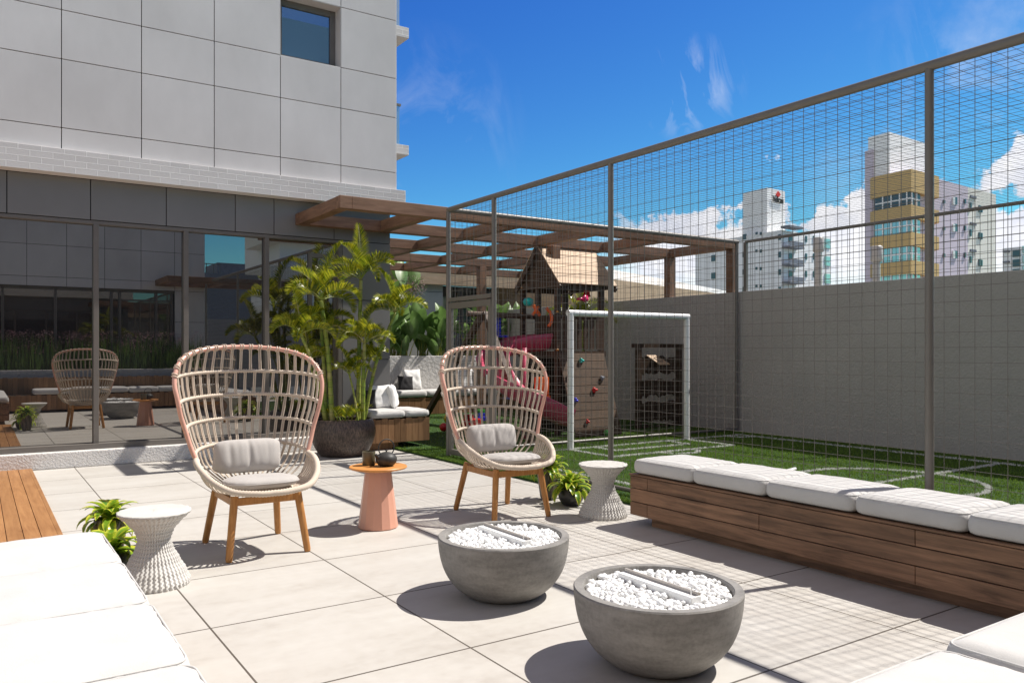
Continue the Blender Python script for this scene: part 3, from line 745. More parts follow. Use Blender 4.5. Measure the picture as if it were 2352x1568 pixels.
def seat_cushion(x0, x1, y0, y1, z, label, group, h=0.12, mat_='cushion'):
    global cidx; cidx += 1
    w_, d_ = x1 - x0 - .008, y1 - y0 - .008
    o = cushion(w_, d_, h, cidx * 3.7).build('seat_cushion', M[mat_], None, smooth=True, loc=((x0 + x1) / 2, (y0 + y1) / 2, z), rot=(0, 0, R(random.uniform(-.5, .5))))
    p = piping(w_, d_, h, h - .012).build('piping', M[mat_], o, smooth=True)
    tag(o, label, 'cushion', group); return o
def pillow(s, t, seed, n=18):
    vs = []; fs = []
    for side in (1, -1):
        b = len(vs)
        for i in range(n + 1):
            for j in range(n + 1):
                x, y = 2 * i / n - 1, 2 * j / n - 1
                pin = 1 - .10 * (1 - abs(y) ** 1.5) * abs(x) ** 6 - 0; pin2 = 1 - .10 * (1 - abs(x) ** 1.5) * abs(y) ** 6
                th = t / 2 * (max(0, 1 - x ** 4) ** .55) * (max(0, 1 - y ** 4) ** .55)
                th *= 1 + .25 * noise.noise(Vector((x * 2.2, y * 2.2, seed + side)))
                vs.append((x * s / 2 * pin, side * th, y * s / 2 * pin2 + s / 2))
        for i in range(n):
            for j in range(n):
                f = (b + i * (n + 1) + j, b + (i + 1) * (n + 1) + j, b + (i + 1) * (n + 1) + j + 1, b + i * (n + 1) + j + 1)
                fs.append(f if side == -1 else f[::-1])
    mb = MB(); mb.add(vs, fs); return mb
def put_pillow(s, t, loc, rot, m, label, group=None):
    o = pillow(s, t, loc[0] * 7).build('throw_pillow', M[m], None, smooth=True, loc=loc, rot=rot); tag(o, label, 'pillow', group or 'throw pillows on the benches'); return o

# ------------------------------------------------------------------ benches
def dark_bench(name, x0, x1, y0, y1, axis, label, hid=None):
    """wood box bench clad in long dark boards, plinth set back"""
    root = empty(name, ((x0 + x1) / 2, (y0 + y1) / 2, 0)); tag(root, label, 'bench'); inv = Matrix.Translation(-Vector(root.location))
    zs = [0.075, 0.185, 0.295, 0.392]
    mb = MB()
    for k in range(3):
        z0, z1 = zs[k] + .003, zs[k + 1] - .003
        if axis == 'Y':
            L = y1 - y0
            brk = [y1, y1 - .20, y1 - 2.38] if k != 1 else [y1, y1 - 1.29]
            brk = [b for b in brk if b > y0 + .05] + [y0]
            for a, b in zip(brk, brk[1:]):
                mb.box(x0, b + .002, z0, x0 + .02, a - .002, z1)
            for a, b in zip(brk, brk[1:]): mb.box(x1 - .02, b + .002, z0, x1, a - .002, z1)
            mb.box(x0 + .021, y1 - .02, z0, x1 - .021, y1, z1); mb.box(x0 + .021, y0, z0, x1 - .021, y0 + .02, z1)
        else:
            brk = list(np.arange(x0, x1 - .3, 1.5)) + [x1]
            for a, b in zip(brk, brk[1:]):
                for yy in (y0, y1 - .02): mb.box(a + .002, yy, z0, b - .002, yy + .02, z1)
            mb.box(x0, y0 + .021, z0, x0 + .02, y1 - .021, z1); mb.box(x1 - .02, y0 + .021, z0, x1, y1 - .021, z1)
    o = mb.build('side_board', M['plank_h'] if axis == 'Y' else M['plank_hx'], root, bevel=.002); o.matrix_parent_inverse = inv
    mb = MB(); mb.box(x0 + .025, y0 + .025, .08, x1 - .025, y1 - .025, .385, tone=.3); o = mb.build('carcass', M['dark'], root); o.matrix_parent_inverse = inv
    mb = MB(); mb.box(x0 + .07, y0 + .1, 0.001, x1 - .07, y1 - .18, .079, tone=.4); o = mb.build('plinth', M['plank_h'], root); o.matrix_parent_inverse = inv
    mb = MB(); mb.box(x0 - .006, y0 - .006, .394, x1 + .006, y1 + .006, .408, tone=.2); o = mb.build('seat_board', M['plank_h'], root, bevel=.002); o.matrix_parent_inverse = inv
    return root
dark_bench('bench', 4.42, 5.03, 1.30, 4.89, 'Y', 'long dark board bench along the court fence, five white cushions on it')
ord5 = ['farthest white cushion, at the stool end of the court bench', 'second white cushion from the stool end of the court bench', 'middle white cushion of the court bench, with a broad post shadow across it',
        'fourth white cushion from the stool end of the court bench', 'white cushion cut by the right picture edge on the court bench']
ys = [4.87, 4.225, 3.562, 2.90, 2.237, 1.575]
for i in range(5): seat_cushion(4.43, 4.99, ys[i + 1] + .004, ys[i], .409, ord5[i], 'white cushions on the court bench')
def vplank_bench(name, x0, x1, y0, y1, z0, z1, label, plinth, face='-Y', board=.092, ends=True, pboard=True, cat='bench'):
    root = empty(name, ((x0 + x1) / 2, (y0 + y1) / 2, 0)); tag(root, label, cat); inv = Matrix.Translation(-Vector(root.location))
    mb = MB(); yf = y0 if face == '-Y' else y1 - .02
    n = round((x1 - x0) / board)
    for i in range(n):
        a = x0 + (x1 - x0) * i / n; b = x0 + (x1 - x0) * (i + 1) / n; tt = z1 - (.014 if i % 2 else 0)
        mb.box(a + .0018, yf, z0, b - .0018, yf + .02, tt)
    if ends:
        m_ = round((y1 - y0) / board)
        for xx in (x0, x1 - .02):
            for i in range(m_):
                a = y0 + (y1 - y0) * i / m_; b = y0 + (y1 - y0) * (i + 1) / m_
                if (face == '-Y' and i == 0) or (face == '+Y' and i == m_ - 1): continue
                mb.box(xx, a + .002, z0, xx + .02, b - .002, z1)
    o = mb.build('side_board', M['plank_v'], root, bevel=.002); o.matrix_parent_inverse = inv
    mb = MB(); mb.box(x0 + .022, y0 + .022, z0 + .005, x1 - .022, y1 - .022, z1 - .016); o = mb.build('carcass', M['dark'], root); o.matrix_parent_inverse = inv
    if plinth:
        mb = MB(); nn_ = max(1, round((x1 - x0 - .16) / .105)); xa = x0 + .02; xb = x1 - .45
        for i in range(nn_):
            a = xa + (xb - xa) * i / nn_; b = xa + (xb - xa) * (i + 1) / nn_; mb.box(a + .002, y0 + .1, 0.001, b - .002, y1 - .1, z0)
        o = mb.build('plinth', M['plank_v'], root); o.matrix_parent_inverse = inv
    return root
vplank_bench('bench', 4.56, 5.50, 10.40, 11.09, .106, .447, 'vertical board bench end beside the big palm pot against the facade', True)
seat_cushion(4.56, 5.115, 10.39, 10.94, .448, 'white seat cushion next to the palm pot, under two pillows', 'white cushions on the bench by the palm pot', .105)
seat_cushion(5.12, 5.50, 10.39, 11.09, .448, 'white seat cushion at the free end of the bench by the palm pot', 'white cushions on the bench by the palm pot', .105)
put_pillow(.36, .13, (4.97, 10.90, .55), (R(-12), 0, R(6)), 'pillow', 'white pillow leaning on the facade behind the palm pot, front one of a pair')
put_pillow(.36, .13, (5.22, 10.95, .55), (R(-14), 0, R(58)), 'pillow', 'white pillow seen edge-on at the facade corner behind the palm')
put_pillow(.30, .11, (4.70, 10.82, .55), (R(-14), 0, R(-10)), 'blackfab', 'charcoal pillow half hidden by the palm stems')
vplank_bench('bench', 6.2, 12.0 - 1.2, 15.5, 16.1, .03, .40, 'vertical board bench at the far end in front of the banana planter', False, board=.15)
bx_ = [6.2, 7.0, 8.14, 9.28, 10.4]
lb_ = ['far white bench cushion beside the grey facade corner, below the banana plants', 'far white bench cushion under the charcoal and white pillows', 'far white bench cushion seen through the cage door', 'far white bench cushion behind the pink slide']
for i in range(4): seat_cushion(bx_[i], bx_[i + 1], 15.49, 16.08, .40, lb_[i], 'white cushions on the far bench', .14)
put_pillow(.46, .16, (8.03, 15.95, .55), (R(-14), 0, R(4)), 'pillow', 'white square pillow against the far planter wall, beside the charcoal one')
put_pillow(.36, .14, (7.78, 15.80, .52), (R(-20), R(4), R(-6)), 'blackfab', 'charcoal pillow on the far bench in front of a white one')
put_pillow(.46, .16, (9.35, 15.95, .54), (R(-14), 0, R(-8)), 'pillow', 'white pillow on the far bench seen through the cage door mesh')
put_pillow(.42, .16, (9.75, 15.9, .54), (R(-14), 0, R(10)), 'greyfab', 'grey pillow on the far bench behind the cage door')
# near benches
dark_bench('bench', -.06, .525, 1.30, 4.385, 'Y', 'low bench filling the lower left corner under large white cushions')
yl = [4.37, 3.71, 3.05, 2.40, 1.74, 1.32]
ln_ = ['white cushion at the wicker stool end of the lower left bench', 'second white cushion from the wicker stool on the lower left bench', 'third white cushion from the wicker stool on the lower left bench', 'white cushion at the bottom left picture corner', 'white cushion of the left bench at the bench corner below the picture']
for i in range(5): seat_cushion(-.045, .515, yl[i + 1] + .004, yl[i], .409, ln_[i], 'white cushions on the lower left bench')
vplank_bench('bench', -.06, 5.03, .70, 1.27, .06, .408, 'vertical board bench along the bottom of the picture, mirrored in the glass front', False, '+Y', .1)
xr = [1.07, 1.73, 2.39, 3.05, 3.71, 4.37]
lr_ = ['white bench cushion below the picture edge, mirrored behind the left wicker chair', 'white cushion at the bottom edge of the picture right of the nearer fire bowl', 'white cushion in the lower right picture corner', 'white bench cushion beyond the lower right picture corner, seen mirrored',
       'white bench cushion at the inner bench corner, seen mirrored']
for i in range(5): seat_cushion(xr[i] + .003, xr[i + 1] - .003, .71, 1.28, .409 + (.012 if i == 2 else 0), lr_[i], 'white cushions on the bottom bench')
vplank_bench('plank_wall', -.9, 5.3, .55, .695, .0, .79, 'low vertical board wall in front of the flower planter, seen mirrored', False, '+Y', .1, cat='low wall')
mb = MB(); mb.box(-.9, .28, 0, 5.3, .40, .95); mb.box(-.9, -1.15, 0, 5.3, -1.05, .95); mb.box(-.9, -1.05, 0, 5.3, .28, .88)
tag(mb.build('planter_wall', M['stucco_planter'], bevel=.006), 'grey planter wall behind the bottom bench, seen mirrored in the glass', 'planter')

# flowers in the planter behind the camera (mirrored in the glass)
def flower_plants():
    rng = random.Random(4); g = MB(); fl = MB()
    for i in range(1300):
        x = rng.uniform(-.8, 5.2); y = rng.uniform(-1.0, -.28); h = rng.uniform(.3, 1.0) ** .8; a = rng.uniform(0, 6.28); le = rng.uniform(.02, .16)
        b = Vector((x, y, .9)); tp = b + Vector((math.cos(a) * le, math.sin(a) * le, h)); sd = Vector((-math.sin(a), math.cos(a), 0)) * rng.uniform(.006, .014); md = b.lerp(tp, .55) + Vector((0, 0, .05))
        g.add([b - sd, b + sd, md + sd, md - sd, tp], [(0, 1, 2, 3), (3, 2, 4)])
        if h > .45 and rng.random() < .9:
            for k in range(7):
                c = tp + Vector((rng.gauss(0, .035), rng.gauss(0, .035), rng.gauss(0, .03))); s = rng.uniform(.010, .020)
                q = [Vector((rng.gauss(0, 1), rng.gauss(0, 1), rng.gauss(0, .5))).normalized() * s for _ in range(3)]
                fl.add([c + v for v in q], [(0, 1, 2)])
    o = g.build('flower_bed', M['bush']); tag(o, 'bed of tall grassy plants with small pink flowers, mirrored in the glass front', 'flowers', kind='stuff')
    fl.build('blossoms', M['flower'], o)
flower_plants()

# ------------------------------------------------------------------ peacock chair
def lerp(a, b, t): return a + (b - a) * t
def make_chair(name, label, group):
    root = empty(name); tag(root, label, 'chair', group)
    half = [(-.395, .03, .645), (-.425, .05, .73), (-.453, .065, .83), (-.488, .065, .95), (-.512, .06, 1.07), (-.526, .085, 1.17), (-.508, .125, 1.265), (-.45, .19, 1.345), (-.34, .27, 1.397), (-.18, .335, 1.424), (0, .36, 1.431)]
    rimc = half + [(-x, y, z) for x, y, z in half[-2::-1]]
    rim = smooth_path(rimc, 8)
    mb = MB(); mb.tube(rim, .0158, 12); mb.build('hoop', M['copper'], root, smooth=True)
    # arc length helper on the rim
    L = [0]
    for a, b in zip(rim, rim[1:]): L.append(L[-1] + (b - a).length)
    def rim_at_z(z, s):
        best = min((p for p in rim if p.x * s > 0 or abs(p.x) < .02), key=lambda p: abs(p.z - z)); return best
    rings = []
    for zb, yb in ((1.25, .385), (1.075, .40), (.90, .395), (.72, .37)):
        zs = zb - .065
        e = rim_at_z(zs, 1); W = abs(e.x) - .004; ysd = e.y
        pts = []
        for k in range(41):
            th = R(-90 + 180 * k / 40); c = math.cos(th)
            pts.append(Vector((W * math.sin(th), ysd + (yb - ysd) * c ** .85, zs + (zb - zs) * c ** .7)))
        rings.append(pts)
    mb = MB()
    for pts in rings: ribbed(mb, pts, .0125, .019, .22, 8)
    mb.build('woven_ring', M['rope'], root, smooth=True)
    # seat rim, front loop
    hs_ = [(-.395, .03, .645), (-.408, -.05, .627), (-.397, -.16, .585), (-.350, -.28, .525), (-.255, -.385, .472), (-.1, -.43, .452), (0, -.435, .450)]
    srim = smooth_path(hs_ + [(-x, y, z) for x, y, z in hs_[-2::-1]], 8)
    mb = MB(); ribbed(mb, srim, .021, .021, .12, 10); mb.build('seat_rim', M['rope'], root, smooth=True)
    # vertical cords
    def at(pts, t):
        f = t * (len(pts) - 1); i = min(int(f), len(pts) - 2); return pts[i].lerp(pts[i + 1], f - i)
    cords = MB(); rr = .0049; N = 21
    toprim = [p for p in rim if p.z >= 1.175]
    toprs = resample(toprim, .01)
    def pair(a, b, bend=0.0, d=None):
        ax = (b - a).normalized(); tg = d if d is not None else Vector((1, 0, 0)); tg = (tg - ax * tg.dot(ax)).normalized() * .0066
        for s in (-1, 1):
            mid = (a + b) / 2 + tg * s * .9
            if bend: mid = mid + Vector((-mid.x, -(mid.y - .05), 0)).normalized() * -bend
            cords.tube([a + tg * s * .9, mid, b + tg * s * .9], rr, 6, cap=False)
    def ringtg(pts, t): return (at(pts, min(1, t + .02)) - at(pts, max(0, t - .02))).normalized()
    knots = MB()
    for k in range(N):
        t = (k + .5) / N; tr = .012 + t * .976
        a = at(toprs, tr); b = at(rings[0], .03 + .94 * t); pair(a, b, 0, ringtg(rings[0], t))
        tgv = ringtg(toprs, tr)
        for o_ in (-.009, .009):
            c = a + tgv * o_; u = tgv.orthogonal().normalized(); v = tgv.cross(u)
            cords.tube([c + (u * math.cos(q * math.pi / 5) + v * math.sin(q * math.pi / 5)) * .0195 + tgv * .005 * math.sin(q * math.pi / 5) for q in range(10)], .0045, 6, closed=True)
    for lv in range(3):
        n2 = N + 1 if lv % 2 == 0 else N
        for k in range(n2):
            t = (k + .5) / n2; t = .02 + .96 * t
            pair(at(rings[lv], t), at(rings[lv + 1], t), .004, ringtg(rings[lv], t))
    # lowest tier: from the last ring down to the base, and the basket sides under the seat rim
    base = [Vector((.235 * math.cos(a) * (1.02), -.03 + .25 * math.sin(a), .425)) for a in [math.pi * 2 * i / 80 for i in range(80)]]
    def base_pt(x, y):
        a = math.atan2(y + .03, x); return Vector((.235 * math.cos(a), -.03 + .25 * math.sin(a), .425))
    for k in range(N):
        t = (k + .5) / N; t = .01 + .98 * t; a = at(rings[3], t); b = base_pt(a.x * .8, a.y * 1.3 + .02); m_ = (a + b) / 2; m_ += Vector((m_.x, m_.y, 0)).normalized() * .06
        tg = ringtg(rings[3], t) * .0062
        for s in (-1, 1): cords.tube(smooth_path([a + tg * s, m_ + tg * s * .6, b + tg * s * .3], 4), rr, 6, cap=False)
    ns = 40
    for k in range(ns):
        t = (k + .5) / ns; a = at(srim, t); t2 = .5 + (t - .5) * 1.0; b = base_pt(a.x * .85 + .06 * (t - .5), a.y); m_ = (a + b) / 2 + Vector((a.x - b.x, a.y - b.y, 0)) * .18 - Vector((0, 0, .032 * min(1, max(0, (a.z - .46) / .1))))
        tg = ringtg(srim, t) * .006
        for s in (-1, 1): cords.tube(smooth_path([a + tg * s, m_ + tg * s * .6, b + tg * s * .3], 4), rr * .95, 6, cap=False)
    cords.build('rope_weave', M['rope'], root, smooth=True)
    mb = MB()
    ribbed(mb, base, .012, .012, .1, 8, closed=True)
    for i in range(-9, 10):
        x = i * .024; h = .25 * math.sqrt(max(0, 1 - (x / .235) ** 2)) - .005
        if h > .02: mb.tube([(x, -.03 - h, .43), (x, -.03 + h, .43)], .0065, 6)
    mb.build('seat_base', M['rope'], root, smooth=True)
    for sx in (-1, 1):
        for (yt, yb_) in ((-.27, -.33), (.22, .33)):
            mb = MB(); mb.tube([(sx * .268, yb_, .003), (sx * .266, yb_ * .995, .02), (sx * .215, yt, .425)], [.020, .0235, .027], 14); mb.build('leg', M['teak'], root, autosm=40)
    mb = MB()
    for y in (-.275, .225): mb.bar((-.20, y, .385), (.20, y, .385), .026, .052)
    for x in (-.222, .222): mb.bar((x, -.25, .385), (x, .20, .385), .026, .052)
    mb.build('seat_frame', M['teak'], root, bevel=.004)
    return root
def round_cushion(w_, d_, h_, seed):
    prof = []; vs = []; fs = []; n = 56; m_ = 12
    def sup(a, e=2.7):
        c, s = math.cos(a), math.sin(a); return (abs(c) ** (2 / e)) * (1 if c > 0 else -1), (abs(s) ** (2 / e)) * (1 if s > 0 else -1)
    for j in range(m_ + 1):
        ph = -math.pi / 2 + math.pi * j / m_; rr_ = max(.001, math.cos(ph)) ** .45; zz = math.sin(ph)
        for i in range(n):
            x, y = sup(2 * math.pi * i / n); rip = 1 + .012 * math.sin(i * 2.1 + seed) * rr_
            vs.append((x * w_ / 2 * rr_ * rip, y * d_ / 2 * rr_ * rip, h_ / 2 + zz * h_ / 2 * (1 + .05 * noise.noise(Vector((x * 3, y * 3, seed))))))
    for j in range(m_):
        for i in range(n): i2 = (i + 1) % n; fs.append((j * n + i, j * n + i2, (j + 1) * n + i2, (j + 1) * n + i))
    fs.append(tuple(range(n - 1, -1, -1))); fs.append(tuple(m_ * n + i for i in range(n)))
    mb = MB(); mb.add(vs, fs)
    return mb, [(sup(2 * math.pi * i / n)[0] * w_ / 2 * 1.003, sup(2 * math.pi * i / n)[1] * d_ / 2 * 1.003, h_ * .5) for i in range(n)]
def lumbar(w_, h_, t, seed):
    vs = []; fs = []; n, m_ = 60, 40
    for j in range(m_):
        a = 2 * math.pi * j / m_
        for i in range(n + 1):
            u = 2 * i / n - 1; e = (1 - abs(u) ** 5) ** .5 if abs(u) < 1 else 0
            e = max(e, .02)
            c, s = math.cos(a), math.sin(a); cc = abs(c) ** .75 * (1 if c > 0 else -1); ss = abs(s) ** .75 * (1 if s > 0 else -1)
            ch = 1 - .14 * math.exp(-(u / .07) ** 2) - .04 * math.exp(-((abs(u) - .55) / .06) ** 2)
            vs.append((u * w_ / 2 + .012 * c * (1 - e), ss * t / 2 * (e ** .9) * ch * (1 + .08 * noise.noise(Vector((u * 6, a, seed)))), h_ / 2 + cc * h_ / 2 * (.62 + .38 * e)))
    for j in range(m_):
        j2 = (j + 1) % m_
        for i in range(n): fs.append((j * (n + 1) + i, j * (n + 1) + i + 1, j2 * (n + 1) + i + 1, j2 * (n + 1) + i))
    fs.append(tuple(j * (n + 1) for j in range(m_))); fs.append(tuple(j * (n + 1) + n for j in range(m_ - 1, -1, -1)))
    mb = MB(); mb.add(vs, fs); return mb
chA = make_chair('rope_armchair', 'high back rope armchair with teak legs, left of the orange table', 'high back rope armchairs')
chB = copy_tree(chA); tag(chB, 'high back rope armchair with teak legs, right of the orange table')
bpy.context.view_layer.update()
for ch, (x, y, rz), side in ((chA, (1.66, 5.79, 0), 'left'), (chB, (3.775, 5.82, R(-1.5)), 'right')):
    ch.location = (x, y, 0); ch.rotation_euler = (0, 0, rz)
    MW = Matrix.Translation((x, y, 0)) @ Matrix.Rotation(rz, 4, 'Z')
    mb, loop = round_cushion(.50, .47, .085, 1 if side == 'left' else 2)
    o = mb.build('seat_cushion', M['greyfab'], None, smooth=True); o.matrix_world = MW @ Matrix.Translation((0, -.13, .447)) @ Matrix.Rotation(R(-3), 4, 'X')
    tag(o, 'grey round seat cushion in the %s rope armchair' % side, 'cushion', 'grey cushions in the armchairs')
    p = MB(); p.tube(loop, .0035, 6, closed=True); p.build('piping', M['greyfab'], o, smooth=True)
    o = lumbar(.48, .24, .15, 3).build('back_cushion', M['greyfab'], None, smooth=True); o.matrix_world = MW @ Matrix.Translation((-.02, .10, .525)) @ Matrix.Rotation(R(-14), 4, 'X')
    tag(o, 'grey plump lumbar cushion against the back of the %s rope armchair' % side, 'cushion', 'grey cushions in the armchairs')

# ------------------------------------------------------------------ wicker stools
def make_stool(label):
    root = empty('wicker_stool'); tag(root, label, 'stool', 'white wicker hourglass stools')
    prof = []; H = .437
    ctrl = [(0, .200), (.02, .203), (.08, .178), (.15, .140), (.22, .104), (.275, .090), (.33, .108), (.38, .150), (.42, .192), (.437, .200)]
    nrow = 40
    for i in range(nrow + 1):
        z = H * i / nrow
        for (z0, r0), (z1, r1) in zip(ctrl, ctrl[1:]):
            if z0 <= z <= z1 + 1e-9: t = (z - z0) / (z1 - z0); t = t * t * (3 - 2 * t) * .5 + t * .5; r = r0 + (r1 - r0) * t; break
        prof.append((r, z))
    mb = MB(); mb.lathe(prof, n=168, rfun=lambda i, k, r, z: (.0035 if (k // 2) % 2 else -.0035) * (.5 + r * 2.5) + .0022 * (1 if (i % 2) == ((k // 2) % 2) else -1), cap=False)
    mb.build('woven_body', M['wicker'], root, smooth=False)
    mb = MB(); prof = [(.205, H - .008)] + [(.205 * (1 - i / 25) + .001, H + .004 + .002 * (i > 1)) for i in range(26)]
    mb.lathe(prof, n=152, rfun=None, cap=True)
    vs = []
    for idx_, v in enumerate(mb.v):
        i, k = divmod(idx_, 152); vs.append((v[0], v[1], v[2] + .003 * (1 if (i % 2) == ((k // 4) % 2) else -1)))
    mb.v = vs; mb.build('woven_top', M['wicker'], root, smooth=True)
    return root
s1 = make_stool('white wicker hourglass stool beside the lower left cushions and the yellow-green plants'); s1.location = (.89, 5.20, .001)
s2 = copy_tree(s1); s2.location = (4.43, 5.24, .001); s2['label'] = 'white wicker hourglass stool between the small potted plants and the court bench'

# ------------------------------------------------------------------ side table, cup, teapot
tb = empty('side_table', (2.66, 5.90, 0)); tag(tb, 'round side table with orange top and rose coloured tapering body', 'table')
mb = MB(); mb.lathe([(.150, .001), (.158, .008), (.102, .462), (.09, .468)], n=14); mb.build('pedestal', M['terracotta'], tb, bevel=.0015)
mb = MB(); mb.lathe([(.14, .452), (.222, .470), (.229, .477), (.229, .483), (.225, .487), (.001, .487)], n=72, cap=False); mb.build('tabletop', M['orange'], tb, autosm=30)
mb = MB(); mb.lathe([(.001, .0), (.046, 0), (.051, .006), (.0525, .10), (.052, .109), (.049, .110), (.048, .10), (.046, .03), (.001, .028)], n=40, cap=False)
o = mb.build('cup', M['olive'], None, autosm=50, loc=(2.615, 5.98, .4885)); tag(o, 'plain olive green cylindrical cup on the orange table', 'cup')
tp = empty('teapot', (2.715, 5.865, .4885)); tag(tp, 'black cast iron teapot with a round hoop handle on the orange table', 'teapot')
mb = MB(); mb.lathe([(.001, 0), (.045, 0), (.062, .008), (.079, .028), (.0855, .05), (.082, .07), (.066, .09), (.045, .102), (.03, .108), (.001, .112)], n=48, cap=False); mb.build('body', M['iron'], tp, smooth=True)
mb = MB(); mb.lathe([(.001, .111), (.006, .112), (.006, .119), (.013, .122), (.013, .126), (.001, .128)], n=24, cap=False); mb.build('lid_knob', M['iron'], tp, smooth=True)
mb = MB(); mb.tube(smooth_path([(-.06, -.01, .06), (-.085, -.014, .078), (-.098, -.018, .098)], 4), [.017, .016, .0155, .015, .0145, .014, .0135, .013, .0125], 14); mb.build('spout', M['iron'], tp, smooth=True)
mb = MB(); mb.tube([(.067 * math.sin(R(a)), .0, .137 + .067 * -math.cos(R(a)) + .006) for a in range(38, 323, 6)], .0048, 10); mb.build('handle', M['iron'], tp, smooth=True)

# ------------------------------------------------------------------ fire bowls
def make_bowl(label, rz=0):
    root = empty('fire_bowl'); tag(root, label, 'fire bowl', 'round concrete fire bowls')
    prof = [(.19, .0), (.205, .004), (.245, .03), (.29, .07), (.33, .125), (.357, .19), (.372, .26), (.378, .32), (.379, .335), (.374, .342), (.338, .342), (.334, .337), (.332, .31), (.325, .27), (.001, .265)]
    pts = smooth_path([(r, 0, z) for r, z in prof[:9]], 4)
    prof = [(p.x, p.z) for p in pts] + prof[9:]
    mb = MB(); mb.lathe(prof, n=96, cap=False); mb.build('bowl', M['concrete'], root, autosm=35)
    b = MB(); L, wd = .235, .03
    b.box(-wd, -L, .30, wd, L, .352); bn = b.build('burner', M['white'], root, bevel=.003)
    b = MB(); b.box(wd - .020, -L + .004, .353, wd - .012, L - .004, .368); b.box(wd - .003, -L + .004, .353, wd, L - .004, .362); b.box(wd - .012, -L + .006, .353, wd - .003, L - .006, .3545); b.build('burner_slot', M['pale'], bn)
    b = MB(); b.tube([(0, -L + .03, .335), (0, -L + .03, .385)], .0025, 6); b.build('igniter', M['steel'], bn)
    return root
def pebbles(seed, label):
    rng = random.Random(seed); random.seed(seed); mb = MB(); pl = []
    tries = 0
    while len(pl) < 760 and tries < 9000:
        tries += 1; a = rng.uniform(0, 6.28); r = .316 * math.sqrt(rng.random()); x, y = r * math.cos(a), r * math.sin(a)
        if abs(x) < .042 and abs(y) < .245: continue
        if all((x - p[0]) ** 2 + (y - p[1]) ** 2 < 9 and (x - p[0]) ** 2 + (y - p[1]) ** 2 > .0180 ** 2 for p in pl): pl.append((x, y))
    for i, (x, y) in enumerate(pl):
        mb.ico((x, y, .318 + rng.uniform(-.01, .012)), rng.uniform(.0115, .0165), i, (1, rng.uniform(.8, 1.1), rng.uniform(.65, .9)), 2)
    for i in range(260):
        a = rng.uniform(0, 6.28); r = .318 * math.sqrt(rng.random()); x, y = r * math.cos(a), r * math.sin(a)
        if abs(x) < .042 and abs(y) < .245: continue
        mb.ico((x, y, .300), .019, i, (1, 1, .8), 1)
    o = mb.build('white_pebbles', M['pebble'], None, smooth=True); tag(o, label, 'pebbles', kind='stuff'); return o
b1 = make_bowl('round grey concrete fire bowl with white pebbles in front of the right armchair'); b1.location = (2.533, 3.88, .001)
b2 = copy_tree(b1); b2.location = (2.556, 2.645, .001); b2['label'] = 'round grey concrete fire bowl with white pebbles, nearest and largest, at the bottom'
for s_, b_, l_ in ((11, b1, 'white pebbles filling the fire bowl nearer the armchairs'), (12, b2, 'white pebbles filling the nearest fire bowl')):
    p = pebbles(s_, l_); p.location = b_.location
random.seed(21)

# ------------------------------------------------------------------ plants
def strap(mb, base, az, L, up, w_, n=9, droop=1.0, fold=.3, roll=0):
    """arched strap leaf"""
    dr = Vector((math.cos(az), math.sin(az), 0)); sd = Vector((-math.sin(az), math.cos(az), 0)); p = Vector(base); el_ = up; pts = []
    for i in range(n + 1):
        t = i / n; wd = w_ * (min(1, t * 4 + .45)) * (1 - max(0, (t - .45) / .55) ** 2.2)
        nrm = dr * -math.sin(el_) + Vector((0, 0, 1)) * math.cos(el_)
        pts.append((p + sd * wd + nrm * wd * fold, p.copy(), p - sd * wd + nrm * wd * fold))
        p = p + (dr * math.cos(el_) + Vector((0, 0, 1)) * math.sin(el_)) * (L / n); el_ -= droop * (0.5 + t * 1.2) / n * 1.8
    vs = [q for tr in pts for q in tr]; fs = []
    for i in range(n):
        a = i * 3; b = a + 3; fs += [(a, a + 1, b + 1, b), (a + 1, a + 2, b + 2, b + 1)]
    tn = []
    for i in range(n + 1): tn += [.3 + .8 * (i / n) * random.random() + .25, .1, .3 + .8 * (i / n) * random.random() + .25]
    mb.add(vs, fs, tn)
def bromeliad(loc, pot, label, group, pot_h, s=1.0, seed=1):
    random.seed(seed); root = empty('potted_bromeliad', loc); tag(root, label, 'potted plant', group)
    if pot == 'bowl':
        mb = MB(); mb.lathe([(.06, 0), (.085, .015), (.112, .06), (.118, .10), (.11, .14), (.098, .157), (.09, .157), (.09, .14), (.001, .13)], n=40, cap=False); mb.build('pot', M['blackpot'], root, smooth=True)
    else:
        mb = MB(); mb.lathe([(.055, 0), (.07, .02), (.085, .12), (.098, .22), (.10, .28), (.09, .30), (.082, .30), (.08, .28), (.001, .27)], n=40, cap=False); mb.build('pot', M['vase'], root, smooth=True)
    lv = MB()
    for k in range(3):
        cx_, cy_ = random.uniform(-.04, .04), random.uniform(-.04, .04)
        for i in range(13):
            t = i / 13
            strap(lv, (cx_, cy_, pot_h - .02 + t * .05), i * 2.4 + k, s * (.23 - .05 * t), .15 + 1.15 * t + random.uniform(-.1, .1), .031 * s, 9, 1.25 - .5 * t)
    lv.build('leaves', M['brom'], root, smooth=True)
    return root
bromeliad((.735, 5.87, .001), 'vase', 'yellow-green bromeliad in a tall streaked pot behind the left wicker stool', 'small potted bromeliads', .29, 1.0, 3)
bromeliad((.70, 5.52, .001), 'bowl', 'yellow-green bromeliad tucked against the left wicker stool, lower of the two', 'small potted bromeliads', .15, 1.1, 4)
bromeliad((4.50, 6.13, .001), 'vase', 'bromeliad in a tall streaked pot by the turf edge behind the right chair', 'small potted bromeliads', .29, .95, 5)
bromeliad((4.50, 5.77, .001), 'bowl', 'bromeliad in a glossy black bowl pot beside the right wicker stool', 'small potted bromeliads', .15, 1.1, 6)

